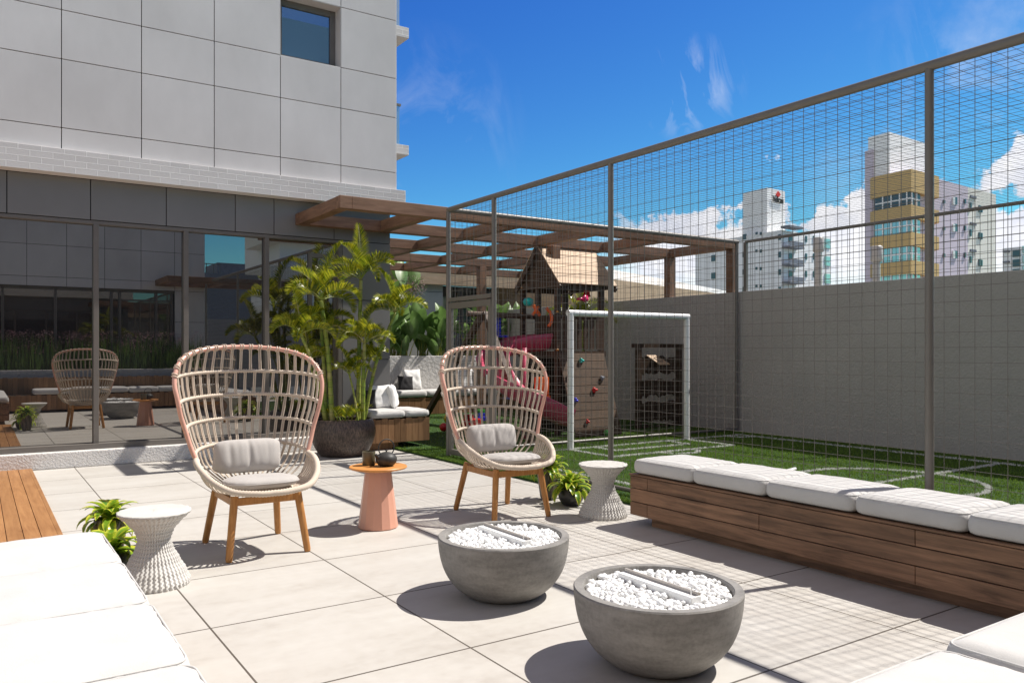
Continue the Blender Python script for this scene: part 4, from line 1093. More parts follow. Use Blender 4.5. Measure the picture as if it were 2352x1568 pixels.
def frond(lv, st, base, az, el0, L, droop, nl=24, ll=.20, seed=0, lw=.0105):
    """pinnate palm frond"""
    rng = random.Random(seed); p = Vector(base); dr = Vector((math.cos(az), math.sin(az), 0)); sd = Vector((-math.sin(az), math.cos(az), 0)); el_ = el0; pts = [p.copy()]; els = [el_]; n = 22
    for i in range(n):
        p = p + (dr * math.cos(el_) + Vector((0, 0, 1)) * math.sin(el_)) * (L / n); el_ -= droop * (.35 + 1.3 * i / n) / n; pts.append(p.copy()); els.append(el_)
    st.tube(pts, [.0085 * (1 - .8 * i / n) for i in range(n + 1)], 5, cap=False)
    for i in range(nl):
        t = .20 + .80 * i / (nl - 1); f = t * n; k = min(int(f), n - 1); q = pts[k].lerp(pts[k + 1], f - k); e = els[k]
        ax = dr * math.cos(e) + Vector((0, 0, 1)) * math.sin(e); nr = dr * -math.sin(e) + Vector((0, 0, 1)) * math.cos(e)
        l_ = ll * math.sin(math.pi * min(1, .22 + .75 * t)) ** .6 * rng.uniform(.88, 1.08)
        fw = .30 + .65 * t
        for s in (-1, 1):
            d = (sd * s * (.85 - .3 * t) + ax * (.25 + .65 * t) + nr * rng.uniform(.6, 1.0)).normalized()
            wv = ax.cross(d).cross(d).normalized() * lw * rng.uniform(.8, 1.15)
            m1_ = q + d * l_ * .5; m2_ = q + d * l_ * .98 - Vector((0, 0, l_ * .12))
            tn_ = rng.random() * .9
            lv.add([q, m1_ + wv, m1_ - wv, m2_], [(0, 2, 1), (1, 2, 3)], [tn_] * 4)
def palm_pot():
    root = empty('potted_palm', (4.11, 10.25, .001)); tag(root, 'clump of areca palms in a wide brown ribbed pot by the facade', 'potted palm')
    mb = MB(); prof = smooth_path([(.27, 0, 0), (.315, 0, .02), (.375, 0, .12), (.42, 0, .24), (.432, 0, .34), (.415, 0, .43), (.392, 0, .48), (.378, 0, .492), (.362, 0, .485), (.36, 0, .46)], 4)
    mb.lathe([(p.x, p.z) for p in prof], n=72, cap=False); pot = mb.build('pot', M['brownpot'], root, smooth=True)
    mb = MB(); mb.lathe([(.36, .445), (.2, .455), (.001, .46)], n=40, cap=False); mb.build('soil', M['soil'], pot)
    # name, top point (world x,z), y offset, base offset, stem radius, crown scale
    S = [(3.773, 2.063, -.08, (-.17, -.05), .028, .80), (4.389, 2.376, .05, (.24, .05), .026, .82), (4.834, 1.93, -.1, (.28, -.06), .020, .66), (3.495, 1.616, -.1, (-.24, .0), .020, .62),
         (3.857, 1.701, .15, (-.19, .12), .022, .64), (4.367, 1.501, -.12, (.23, -.13), .024, .64), (4.535, 1.25, .1, (.27, .10), .012, .45), (4.158, 1.088, -.1, (.14, -.18), .012, .42), (3.69, 1.277, .2, (-.2, .16), .013, .50)]
    for si, (tx, tz, dy, bo, r_, sc_) in enumerate(S):
        b = Vector((bo[0], bo[1], .45)); t = Vector((tx - 4.11, dy, tz)); m_ = b.lerp(t, .55) + Vector(((t.x - b.x) * .0, 0, .0)) + Vector((b.x - t.x, 0, 0)) * .16
        pth = resample(smooth_path([b, m_, t], 10), .03)
        mb = MB(); L_ = len(pth); mb.tube(pth, [r_ * (1.25 - .35 * i / L_) * (1.12 if i % 4 == 0 else 1) for i in range(L_)], 10)
        st_ = mb.build('stem', M['stem'], root, smooth=True)
        lv = MB(); rc = MB(); nf = 9 if sc_ > .55 else 7
        for k in range(nf):
            az = k * 2.399 + si * 1.3; e0 = [1.42, 1.22, 1.05, .95, .85, .75, .55, 1.1, .4][k]
            frond(lv, rc, t + Vector((0, 0, .0)), az, e0, sc_ * (.76 if k else 1.08) * random.uniform(.85, 1.05), [.6, 1.2, 1.7, 1.9, 2.0, 2.0, 1.9, 1.5, 1.8][k], 48 if sc_ > .55 else 36, .20 * (sc_ / .75) ** .7, si * 20 + k, .0078)
        lv.build('frond', M['palm'], root)
        rc.build('leaf_stalk', M['stem'], root, smooth=True)
    lv = MB(); rc = MB()
    for k in range(12):
        a = random.uniform(0, 6.28); r = random.uniform(.05, .25)
        frond(lv, rc, (r * math.cos(a), r * math.sin(a), .45), a, 1.1, random.uniform(.22, .36), 1.4, 14, .13, 400 + k)
    lv.build('young_frond', M['palm'], root); rc.build('leaf_stalk', M['stem'], root)
    return root
palm_pot()

def banana(loc, h, seed, label, nleaf=8, ls=.55):
    random.seed(seed); root = empty('banana_plant', loc); tag(root, label, 'plant', 'broad leaved plants in the far planter')
    st = MB(); lv = MB()
    for k in range(nleaf):
        az = k * 2.4 + seed; hh = h * random.uniform(.15, .72); tilt = random.uniform(.05, .38)
        b = Vector((random.uniform(-.12, .12), random.uniform(-.08, .08), 0)); p1 = b + Vector((math.cos(az) * hh * tilt, math.sin(az) * hh * tilt * .6, hh))
        st.tube([b, b.lerp(p1, .5) + Vector((0, 0, .03)), p1], [.014, .011, .008], 6, cap=False)
        L = ls * random.uniform(.8, 1.2); wv = L * random.uniform(.19, .25); n = 14; el_ = random.uniform(1.0, 1.5); lean = random.uniform(-1.0, 1.0)
        # the blade's width runs across the view of the terrace, turned a little towards the light
        yaw = random.gauss(.35, .75); sd = Vector((math.cos(yaw), -math.sin(yaw) * .8, 0)); sd.normalize(); bk = Vector((-sd.y, sd.x, 0)) * random.choice((-1, 1)); p = p1.copy(); vs = []; vn = []; roll = lean * .55
        for i in range(n + 1):
            t = i / n; ww = wv * (math.sin(math.pi * min(1, t ** .85 * .97 + .03)) ** .85)
            ax = Vector((0, 0, 1)) * math.sin(el_) + bk * math.cos(el_); ax = (ax * math.cos(roll) + sd * math.sin(roll)).normalized()
            s2 = (sd - ax * sd.dot(ax)).normalized(); nr2 = ax.cross(s2)
            for j in (-2, -1, 0, 1, 2):
                vs.append(p + s2 * ww * j / 2 + nr2 * ww * (abs(j) / 2) * .3); vn.append(t * 14 + abs(j) * .8 if j else .9)
            p = p + ax * (L / n); el_ -= random.uniform(.3, .9) / n
        fs = [(i * 5 + j, i * 5 + j + 1, (i + 1) * 5 + j + 1, (i + 1) * 5 + j) for i in range(n) for j in range(4)]
        lv.add(vs, fs, None, vn)
    st.build('stem', M['stem'], root, smooth=True); lv.build('leaf', M['banana'], root, smooth=True)
    return root
bl = ['broad leaved plant beside the grey facade corner in the far planter', 'broad leaved plant with a tall upright leaf, second from the facade corner', 'dense broad leaved plant in the middle of the gap between facade and cage', 'broad leaved plant just left of the cage corner post',
      'broad leaved plant behind the upper part of the cage door', 'broad leaved plant between the cage door and the slide', 'broad leaved plant behind the play tower legs', 'broad leaved plant behind the left goal post', 'broad leaved plant low at the planter front near the facade', 'broad leaved plant low at the planter front near the cage']
bp = [(7.7, 16.6, 1.15), (8.1, 16.9, 1.35), (8.6, 16.6, 1.3), (9.1, 16.7, 1.2), (9.9, 16.6, 1.55), (10.7, 16.5, 1.5), (11.4, 16.8, 1.5), (12.4, 17.2, 1.3), (8.0, 16.35, .8), (8.85, 16.35, .8)]
for i, (x, y, h) in enumerate(bp): banana((x, y, 1.15), h, i + 40, bl[i], 17, .58)
banana((8.0, 17.1, 1.15), 3.0, 77, 'very tall broad leaved plant rising through the pergola beams', 7, .9)
pr = empty('palm_tree', (10.35, 12.9, .02)); tag(pr, 'small yellow-green palm behind the play tower beside the rendered wall', 'palm')
mb = MB(); pth = resample(smooth_path([Vector((0, 0, 0)), Vector((.05, 0, 1.0)), Vector((0, 0, 2.0))], 8), .05); mb.tube(pth, .03, 10); mb.build('trunk', M['stem'], pr, smooth=True)
lv = MB(); rc = MB()
for k in range(11): frond(lv, rc, (0, 0, 2.0), k * 2.4, [1.4, 1.2, 1.0, .8, .6, .4][k % 6], .85, [.7, 1.2, 1.6, 1.9, 1.9, 1.6][k % 6], 40, .22, 900 + k, .009)
lv.build('frond', M['palm'], pr); rc.build('leaf_stalk', M['stem'], pr)
# far planter, neighbour wall
mb = MB(); mb.box(5.4, 16.12, 0, 12.8, 16.24, 1.292); mb.box(5.4, 16.24, 0, 12.8, 17.5, 1.18)
tag(mb.build('planter_wall', M['stucco_planter'], bevel=.01), 'rough white planter wall behind the far bench', 'planter')
nb = empty('neighbour_house', (5, 17.6, 0)); tag(nb, 'low grey house with a timber fascia beyond the far planter', 'building'); NI = Matrix.Translation(-Vector(nb.location))
mb = MB(); mb.box(4.8, 17.6, 0, 9.68, 20, 2.86); mb.box(4.8, 17.6, 2.868, 9.68, 20, 3.1); o = mb.build('wall', M['neigh'], nb); o.matrix_parent_inverse = NI
mb = MB(); mb.box(5.4, 17.35, 3.03, 13.2, 17.5, 3.17); mb.box(5.4, 17.36, 3.173, 13.2, 17.5, 3.32); mb.box(5.4, 17.5, 3.25, 13.2, 20, 3.3); o = mb.build('fascia', M['fascia'], nb); o.matrix_parent_inverse = NI
mb = MB(); mb.box(9.69, 19.5, 0, 15, 20.5, 3.2); o = mb.build('rear_wall', M['far_grey'], nb); o.matrix_parent_inverse = NI
for i in range(7):
    x = 9.9 + i * .72; mb = MB(); mb.box(x, 19.46, 1.5, x + .5, 19.49, 2.9); o = mb.build('window', M['glass_far'], nb); o.matrix_parent_inverse = NI
    mb = MB(); mb.box(x + .52, 19.44, 1.2, x + .56, 19.49, 3.0); o = mb.build('window_frame', M['white'], nb); o.matrix_parent_inverse = NI
# hanging blossom ball
rng = random.Random(9); mb = MB(); fl = MB()
for i in range(900):
    d = Vector((rng.gauss(0, 1), rng.gauss(0, 1), rng.gauss(0, 1))).normalized() * rng.uniform(.05, .24); c = Vector((6.28, 12.5, 2.50)) + d
    q = [Vector((rng.gauss(0, 1), rng.gauss(0, 1), rng.gauss(0, 1))).normalized() * .014 for _ in range(3)]
    (fl if rng.random() < .6 else mb).add([c + v for v in q], [(0, 1, 2)])
for i in range(40):
    d = Vector((rng.gauss(0, 1), rng.gauss(0, 1), rng.gauss(0, 1))).normalized(); c = Vector((6.28, 12.5, 2.52)); mb.tube([c, c + d * .15, c + d * .26 - Vector((0, 0, .04))], .0025, 4)
mb.tube([(6.28, 12.5, 2.6), (6.28, 12.62, 3.17)], .003, 4)
o = mb.build('hanging_plant', M['bush']); tag(o, 'hanging plant with pinkish blossoms below the pergola behind the palm', 'plant'); fl.build('blossoms', M['flower'], o)

# ------------------------------------------------------------------ play tower
PT = empty('play_tower', (8.4, 11.0, 0)); tag(PT, 'wooden play tower with pitched plank roof, climbing wall and pink slide behind the goal', 'play tower'); PI_ = Matrix.Translation(-Vector(PT.location))
def pp(mb, name, m, **kw):
    o = mb.build(name, m, PT, **kw); o.matrix_parent_inverse = PI_; return o
for x, y in ((7.9, 10.5), (8.82, 10.5), (7.9, 11.5), (8.82, 11.5), (7.9, 11.05)):
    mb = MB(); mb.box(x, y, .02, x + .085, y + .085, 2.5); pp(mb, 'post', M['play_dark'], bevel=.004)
RX0, RX1, RY, RZ = 7.86, 9.1, 11.04, 3.19
for sgn, nm in ((-1, 'roof'), (1, 'roof')):
    mb = MB(); n = 8
    for i in range(n):
        a, b = i / n, (i + 1) / n - .004
        y_a = RY + sgn * .64 * a; z_a = RZ - .70 * a; y_b = RY + sgn * .64 * b; z_b = RZ - .70 * b; th = Vector((0, sgn * .738, .675)) * .02; off = Vector((0, 0, .006 * (i % 2)))
        vs = [Vector((RX0, y_a, z_a)) + off, Vector((RX1, y_a, z_a)) + off, Vector((RX1, y_b, z_b)) + off, Vector((RX0, y_b, z_b)) + off]; vs += [v + th for v in vs]
        mb.add(vs, [(0, 1, 2, 3), (7, 6, 5, 4), (0, 4, 5, 1), (1, 5, 6, 2), (2, 6, 7, 3), (3, 7, 4, 0)], [random.random()] * 8)
    pp(mb, nm, M['play_x'])
mb = MB()
for sgn in (-1, 1):
    for x in (RX0 + .0, RX1 - .03): mb.bar((x + .015, RY, RZ - .06), (x + .015, RY + sgn * .64, RZ - .76), .03, .09)
for x in (RX0 + .02, RX1 - .05): mb.prism([(x, 10.5), (x + .02, 10.5), (x + .02, 11.58), (x, 11.58)], 2.45, 2.56)
mb.box(7.9, 10.49, 2.42, 8.9, 10.52, 2.52); mb.box(7.9, 11.56, 2.42, 8.9, 11.59, 2.52)
for x in (RX0 + .06, RX1 - .09):  # dark triangles added across the open gables, standing in for shade inside
    mb.add([(x, RY - .50, 2.56), (x, RY + .50, 2.56), (x, RY, RZ - .08), (x + .02, RY - .50, 2.56), (x + .02, RY + .50, 2.56), (x + .02, RY, RZ - .08)], [(0, 2, 1), (3, 4, 5), (0, 1, 4, 3), (1, 2, 5, 4), (2, 0, 3, 5)])
pp(mb, 'gable_trim_and_shade_fill', M['play_dark'])
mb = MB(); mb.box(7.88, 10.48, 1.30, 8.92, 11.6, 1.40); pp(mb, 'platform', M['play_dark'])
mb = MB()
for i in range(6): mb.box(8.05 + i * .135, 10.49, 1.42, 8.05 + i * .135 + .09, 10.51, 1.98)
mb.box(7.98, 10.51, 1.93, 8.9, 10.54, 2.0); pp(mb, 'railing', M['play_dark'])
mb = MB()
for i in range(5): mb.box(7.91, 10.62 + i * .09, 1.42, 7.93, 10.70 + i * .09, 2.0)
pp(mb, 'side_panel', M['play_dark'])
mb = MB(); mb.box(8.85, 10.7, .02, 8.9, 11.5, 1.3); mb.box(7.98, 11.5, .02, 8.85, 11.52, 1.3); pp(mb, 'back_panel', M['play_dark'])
# climbing wall
A = Vector((0, 10.47, 1.36)); B = Vector((0, 10.0, .03)); cw = MB(); n = 10
for i in range(n):
    a = A.lerp(B, i / n); b = A.lerp(B, (i + .94) / n); cw.bar((7.90, (a.y + b.y) / 2, (a.z + b.z) / 2), (8.86, (a.y + b.y) / 2, (a.z + b.z) / 2), .025, (b - a).length, up=(0, A.y - B.y, A.z - B.z))
climb = pp(cw, 'climbing_wall', M['climb'])
for (x, z, m_, s) in ((8.32, 1.24, 'teal', .055), (8.0, 1.0, 'amber', .05), (8.46, .76, 'red', .055), (8.02, .61, 'blue', .05), (8.17, .27, 'red', .042), (8.68, .95, 'far_grey', .05)):
    t = (A.z - z) / (A.z - B.z); y = A.y + (B.y - A.y) * t - .03
    h = MB(); h.ico((x, y, z), s * .8, x, (1, .75, .85), 2)
    for q in range(3): an = q * 2.1 + x; h.ico((x + math.cos(an) * s * .5, y - .012, z + math.sin(an) * s * .5), s * .5, q, (1, .8, 1), 2)
    h.build('climbing_hold', M[m_], climb, smooth=True)
# slide: curved trough
sl_ = MB(); c0 = Vector((7.16, 10.38)); path = [Vector((7.9, 10.86, 1.42)), Vector((7.55, 10.87, 1.39))]
for k in range(13):
    a = R(90 + k * 15); path.append(Vector((c0.x + .49 * math.cos(a), c0.y + .49 * math.sin(a), 1.32 - .92 * k / 12 * .98)))
path += [Vector((7.36, 9.89, .33)), Vector((7.50, 9.89, .27)), Vector((7.60, 9.89, .25))]
path = smooth_path(path, 4); vs = []; n = 13
for i, p in enumerate(path):
    t = path[min(i + 1, len(path) - 1)] - path[max(i - 1, 0)]; t.z = 0; t.normalize(); s = Vector((t.y, -t.x, 0))
    for side_ in (0, .016):
        for j in range(n):
            u = -1 + 2 * j / (n - 1); zz = .27 * abs(u) ** 3; vs.append(p + s * (u * .25 + side_ * (1 if u > 0 else -1)) + Vector((0, 0, zz - side_)))
fs = []; W = 2 * n
for i in range(len(path) - 1):
    for j in range(n - 1):
        a = i * W + j; fs.append((a, a + 1, a + W + 1, a + W)); b = a + n; fs.append((b, b + W, b + W + 1, b + 1))
    fs.append((i * W, i * W + W, i * W + W + n, i * W + n)); fs.append((i * W + n - 1, i * W + 2 * n - 1, i * W + W + 2 * n - 1, i * W + W + n - 1))
sl_.add(vs, fs); slide = pp(sl_, 'slide', M['plastic_pink'], smooth=True)
mb = MB(); mb.tube([(7.2, 10.42, .02), (7.2, 10.42, 1.45)], .04, 16); mb.build('slide_pole', M['plastic_pink'], slide, smooth=True)
# swing beam with A-frame
mb = MB(); mb.tube([(7.9, 11.1, 1.98), (6.55, 11.1, 2.0)], .045, 10); pp(mb, 'swing_beam', M['play_dark'])
for y in (13.3, 8.95 + .8):
    mb = MB(); mb.bar((6.85, 11.1 if y > 11 else 11.05, 2.02), (6.85, y if y > 11 else 9.7, .02), .085, .085); pp(mb, 'swing_leg', M['play_dark'])
mb = MB(); mb.tube([(7.35, 11.1, 1.95), (7.35, 11.12, .62)], .006, 6); mb.tube([(7.7, 11.1, 1.95), (7.7, 11.12, .62)], .006, 6)
sw = pp(mb, 'swing_rope', M['rope']); mb = MB(); mb.box(7.30, 11.02, .60, 7.75, 11.2, .63); mb.build('swing_seat', M['blue'], sw, bevel=.01)
mb = MB(); mb.box(7.0, 10.95, 1.62, 7.25, 11.2, 1.66); mb.box(7.0, 10.95, 1.66, 7.03, 11.2, 1.9); mb.box(7.1, 11.17, 1.66, 7.25, 11.2, 1.95)
pp(mb, 'blue_seat', M['blue'], bevel=.01)
# accessories on the tower
mb = MB(); mb.tube([(8.42, 10.42, 2.27), (8.42, 10.40, 2.27)], [.06, .06], 20); mb.tube([(8.28, 10.46, 2.26), (8.38, 10.43, 2.265)], [.02, .035], 12); pp(mb, 'toy_telescope', M['magenta'], smooth=True)
mb = MB(); mb.lathe([(.075, 0), (.06, .03), (.048, .09), (.03, .13), (.001, .14)], (8.6, 10.6, 2.32), 24, cap=False); pp(mb, 'toy_bell', M['red'], smooth=True)
mb = MB(); mb.tube(smooth_path([(7.72, 10.55, 2.1), (7.80, 10.53, 2.0), (7.80, 10.52, 1.88), (7.74, 10.52, 1.8)], 4), .028, 8); mb.tube([(7.5, 10.6, 2.14), (7.62, 10.6, 1.98)], .03, 8); mb.tube([(7.6, 10.6, 2.12), (7.48, 10.6, 1.98)], .025, 8); pp(mb, 'toy_monkey', M['orangep'], smooth=True)
mb = MB(); mb.ico((7.5, 10.75, 2.2), .09, 1, (1, .6, 1), 2); pp(mb, 'toy_wheel', M['teal'], smooth=True)
mb = MB()
for q in ((7.89, 10.48, 1.42), (7.89, 10.48, 2.04), (7.89, 10.48, 2.5), (7.89, 11.5, 1.42), (7.89, 11.5, 2.04), (7.89, 11.5, 2.5)): mb.ico(q, .022, 1, (1, 1, 1), 2)
pp(mb, 'bolt_cap', M['amber'], smooth=True, )
mb = MB(); mb.box(7.12, 9.93, .72, 7.32, 10.05, 1.0); mb.box(7.10, 9.92, .66, 7.34, 10.06, .72)
mb.v = [(x, y, z) for x, y, z in mb.v]; o = mb.build('toy_crate', M['orangep'], bevel=.01); tag(o, 'bright orange plastic box beside the pink slide', 'toy box')
o.parent = PT; o.matrix_parent_inverse = PI_; del o['category']; del o['label']; o.name = 'toy_bucket'

# wooden play rack in front of the boundary wall
RK = empty('play_rack', (10.3, 10.6, 0)); tag(RK, 'dark timber play rack with jagged boards against the rendered wall behind the goal', 'play rack'); RI = Matrix.Translation(-Vector(RK.location))
def rk(mb, name, m, **kw):
    o = mb.build(name, m, RK, **kw); o.matrix_parent_inverse = RI; return o
for x in (9.78, 10.78): mb = MB(); mb.box(x - .045, 10.56, .02, x + .045, 10.64, 1.46); rk(mb, 'post', M['darkwood'])
mb = MB(); mb.box(9.66, 10.55, 1.46, 10.87, 10.65, 1.53); rk(mb, 'top_bar', M['darkwood'])
rng = random.Random(2)
for (za, zb) in ((1.0, 1.30), (.58, .88), (.15, .48), (.03, .08)):
    n = 14; tp_ = []; bt_ = []
    for i in range(n + 1):
        x = 9.825 + .91 * i / n; tp_.append((x, zb + .05 * rng.uniform(-1, .6))); bt_.append((x, za + .045 * rng.uniform(-.8, 1)))
    vs = [(x, 10.58, z) for x, z in bt_ + tp_] + [(x, 10.62, z) for x, z in bt_ + tp_]; N_ = n + 1; fs = []
    for i in range(n):
        fs += [(i, i + 1, N_ + i + 1, N_ + i), (2 * N_ + i, 3 * N_ + i, 3 * N_ + i + 1, 2 * N_ + i + 1), (i, 2 * N_ + i, 2 * N_ + i + 1, i + 1), (N_ + i, N_ + i + 1, 3 * N_ + i + 1, 3 * N_ + i)]
    mb = MB(); mb.add(vs, fs); rk(mb, 'jagged_board', M['darkwood'])
mb = MB(); vs = [(9.88, 10.50, 1.33), (10.10, 10.50, 1.33), (10.32, 10.36, 1.17), (10.06, 10.36, 1.17)]; mb.add(vs + [(x, y, z - .015) for x, y, z in vs], [(0, 1, 2, 3), (7, 6, 5, 4), (0, 4, 5, 1), (1, 5, 6, 2), (2, 6, 7, 3), (3, 7, 4, 0)])
pq = rk(mb, 'plaque', M['play_x'])
mb = MB(); c = (Vector(vs[0]) + Vector(vs[2])) / 2 + Vector((0, -.003, .006)); e1 = (Vector(vs[1]) - Vector(vs[0])).normalized(); e2 = (Vector(vs[3]) - Vector(vs[0])).normalized()
mb.tube([c + e1 * .07 * math.cos(a) + e2 * .065 * math.sin(a) for a in [i * .314 for i in range(20)]], .004, 5, closed=True); mb.build('oval_mark', M['dark'], pq)

# toys on the turf
def toy(name, c, r, m_, label, cat='ball'):
    mb = MB(); mb.ico((0, 0, 0), r, c[0] * 50, (1, 1, 1), 3)
    me_v = [tuple(Vector(v).normalized() * r) for v in mb.v]; mb.v = me_v
    o = mb.build(name, M[m_], smooth=True, loc=(c[0], c[1], .03 + r)); tag(o, label, cat, 'play balls on the turf')
toy('ball', (7.35, 13.1), .11, 'yellow', 'yellow ball on the turf left of the cage corner, behind the right chair')
toy('ball', (7.2, 12.6), .06, 'teal', 'small green-blue ball below the yellow ball on the turf')
toy('ball', (6.62, 12.0), .075, 'red', 'red ball at the left side of the cage corner post')
toy('ball', (8.45, 9.98 - .08), .055, 'green', 'small green ball at the foot of the climbing wall')
mb = MB(); mb.box(0, 0, 0, .34, .16, .14); mb.box(.05, .02, .14, .2, .14, .22)
o = mb.build('toy_truck', M['red'], bevel=.02, loc=(7.15, 12.2, .06)); tag(o, 'red toy truck on the turf behind the right chair back', 'toy truck')
for dx in (.07, .27):
    w2 = MB(); w2.tube([(dx, -.01, 0), (dx, .17, 0)], .045, 16); w2.build('wheel', M['blackpot'], o)
mb = MB(); mb.box(0, 0, 0, .2, .2, .08); mb.box(.02, .02, .08, .18, .18, .15); o = mb.build('toy_blocks', M['blue'], bevel=.01, loc=(8.1, 13.3, .04)); tag(o, 'stack of blue and green toy blocks on the turf seen through the chair back', 'toy')
mb = MB(); mb.box(.03, .03, .15, .17, .17, .22); mb.build('upper_block', M['green'], o, bevel=.01)
# small white ring behind the court bench
mb = MB(); mb.tube([(.075 * math.cos(a), 0, .06 * math.sin(a)) for a in [i * math.pi / 12 for i in range(24)]], .012, 10, closed=True)
o = mb.build('white_ring', M['white'], smooth=True, loc=(5.06, 3.86, .50), rot=(R(70), 0, R(20))); tag(o, 'small white ring showing just behind the second cushion of the court bench', 'ring')

# ------------------------------------------------------------------ vent pipes beyond the wall
for (x, y, zt, lb) in ((12.5, 8.87, 3.42, 'beige vent pipe with a wider cap beyond the wall, in front of the white tower'), (12.5, 7.76, 3.15, 'beige vent pipe with a wider cap, in front of the lilac and ochre tower')):
    v = empty('vent_pipe', (x, y, -6)); tag(v, lb, 'vent pipe', 'vent pipes beyond the wall')
    mb = MB(); mb.tube([(0, 0, 0), (0, 0, zt + 6 - .25)], .062, 20); mb.build('pipe', M['pale'], v, autosm=40)
    mb = MB(); mb.lathe([(.062, -.26), (.09, -.25), (.097, -.22), (.097, -.02), (.085, 0), (.001, .004)], (0, 0, zt + 6), 28, cap=False); mb.build('cap', M['pale'], v, smooth=True)

# ------------------------------------------------------------------ neighbour roofs and distant towers
F_ = Vector((math.sin(HEAD), math.cos(HEAD))); R_ = Vector((math.cos(HEAD), -math.sin(HEAD)))
mb = MB(); d = Vector((.95, .312)).normalized(); nrm = Vector((-d.y, d.x)); a = Vector((12.6, 15.5)); b = Vector((24.5, 19.4))
poly = [a, b, b + nrm * 3, a + nrm * 3]; mb.prism([(p.x, p.y) for p in poly], -6, 3.265, .5)
o = mb.build('neighbour_building', M['fascia']); tag(o, 'low timber clad building just beyond the rendered wall right of the play tower', 'building')
mb = MB(); a = Vector((17.0, 19.8)); b = Vector((30.0, 25.2)); poly = [a, b, b + nrm * 4, a + nrm * 4]; mb.prism([(p.x, p.y) for p in poly], -6, 4.05, .5)
o = mb.build('neighbour_building', M['far_white']); tag(o, 'bright white low building behind the timber clad one, right of the play tower', 'building')

def ppt(u, dep): return F_ * dep + R_ * ((u - 1176) / 1843 * dep)
def go(C, ang, u):
    """from plan point C walk in compass direction ang (deg right of heading) until seen at column u"""
    dv = F_ * math.cos(R(ang)) + R_ * math.sin(R(ang)); k = (u - 1176) / 1843
    # (C+s*dv).R = k*(C+s*dv).F
    s = (k * C.dot(F_) - C.dot(R_)) / (dv.dot(R_) - k * dv.dot(F_)); return C + dv * s
def zat(P, v): return 1.4 + (806 - v) * P.dot(F_) / 1843
def facade_pt(C, ang, u, v): P = go(C, ang, u); return P, zat(P, v)
def wbox(mb, C, ang, u0, u1, v0, v1, out=.05, inn=.05):
    """a slab on a facade plane, between two columns, v0 top and v1 bottom, standing `out` proud"""
    P0 = go(C, ang, u0); P1 = go(C, ang, u1); dv = (P1 - P0).normalized(); n = Vector((dv.y, -dv.x))
    if n.dot(P0) > 0: n = -n
    Pm = (P0 + P1) / 2; zt, zb = zat(Pm, v0), zat(Pm, v1)
    poly = [P0 + n * out, P1 + n * out, P1 - n * inn, P0 - n * inn]
    mb.prism([(p.x, p.y) for p in poly], zb, zt, .5)
def tower(name, label, blocks, m):
    C = blocks[0][0]; root = empty(name, (C.x, C.y, -6)); tag(root, label, 'building'); inv = Matrix.Translation(-Vector(root.location))
    return root, inv
# white tower
CW = ppt(1795, 138); aL, aR = -30, 52
root, inv = tower('apartment_tower', 'white apartment tower with a red and black roof sign, beyond the wall', [(CW,)], None)
def fin(mb, name, m): 
    o = mb.build(name, m, root); o.matrix_parent_inverse = inv; return o
PL = go(CW, aL, 1597); PR = go(CW, aR, 1908)
mb = MB(); poly = [CW, PR, PR + (PL - CW), PL]; mb.prism([(p.x, p.y) for p in poly], -6, zat(CW, 528), .5); fin(mb, 'wall', M['far_white'])
CT = ppt(1762, 143); TL = go(CT, aL, 1707); TR = go(CT, aR, 1803)
mb = MB(); poly = [CT, TR, TR + (TL - CT), TL]; zt = zat(CT, 431); mb.prism([(p.x, p.y) for p in poly], zat(CW, 529), zt, .5); roof_ = fin(mb, 'roof_block', M['far_white'])
wn = []
def fw(u0, u1, v0, v1, ang=aL, C=CW, m='far_win', nm='window'):
    mb = MB(); wbox(mb, C, ang, u0, u1, v0, v1, .12, .1); fin(mb, nm, M[m])
for k in range(6):
    dv_ = 40.2 * k
    fw(1634.5, 1644, 586 + dv_ - 40.2, 600 + dv_ - 40.2); fw(1706, 1714, 538 + dv_, 550 + dv_); fw(1736, 1740, 533 + dv_, 539 + dv_); fw(1746, 1750, 533 + dv_, 540 + dv_)
    if k < 5:
        for u0, u1 in ((1811, 1819), (1849, 1853), (1867, 1870)): fw(u0, u1, 548 + dv_ - 6, 562 + dv_ - 6, aR)
        fw(1788, 1794, 548 + dv_ - 10, 561 + dv_ - 10)
        fw(1893, 1906, 549 + dv_, 560 + dv_, aR, m='glass_far'); fw(1893, 1906, 562 + dv_, 570 + dv_, aR, m='glass_far')
        mb = MB(); wbox(mb, CW, aR, 1796, 1829, 571 + dv_ - 3, 575 + dv_ - 3, 1.6, 0); fin(mb, 'balcony', M['far_grey'])
        mb = MB(); wbox(mb, CW, aR, 1797, 1828, 560 + dv_ - 3, 570 + dv_ - 3, 1.5, -1.35); fin(mb, 'balcony_rail', M['far_grey'])
mb = MB(); wbox(mb, CW, aR, 1793, 1824, 522, 527, 1.8, 0); fin(mb, 'canopy', M['far_grey'])
# sign: red diamond and black letters, standing on the right face of the roof block
P0 = go(CT, aR, 1773); P1 = go(CT, aR, 1797); dvv = (P1 - P0).normalized(); nn_ = Vector((dvv.y, -dvv.x)); nn_ = -nn_ if nn_.dot(P0) > 0 else nn_
def fpt(u, v, o_=.25): P = go(CT, aR, u); z = zat(P, v); q = P + nn_ * o_; return (q.x, q.y, z)
mb = MB(); c1_ = [fpt(1785.5, 440), fpt(1781, 447), fpt(1785.5, 454), fpt(1791, 447.5)]; c2_ = [fpt(1785.5, 440, .05), fpt(1781, 447, .05), fpt(1785.5, 454, .05), fpt(1791, 447.5, .05)]
mb.add(c1_ + c2_, [(0, 1, 2, 3), (7, 6, 5, 4), (0, 4, 5, 1), (1, 5, 6, 2), (2, 6, 7, 3), (3, 7, 4, 0)]); o = mb.build('sign_diamond', M['sign_red'], roof_)
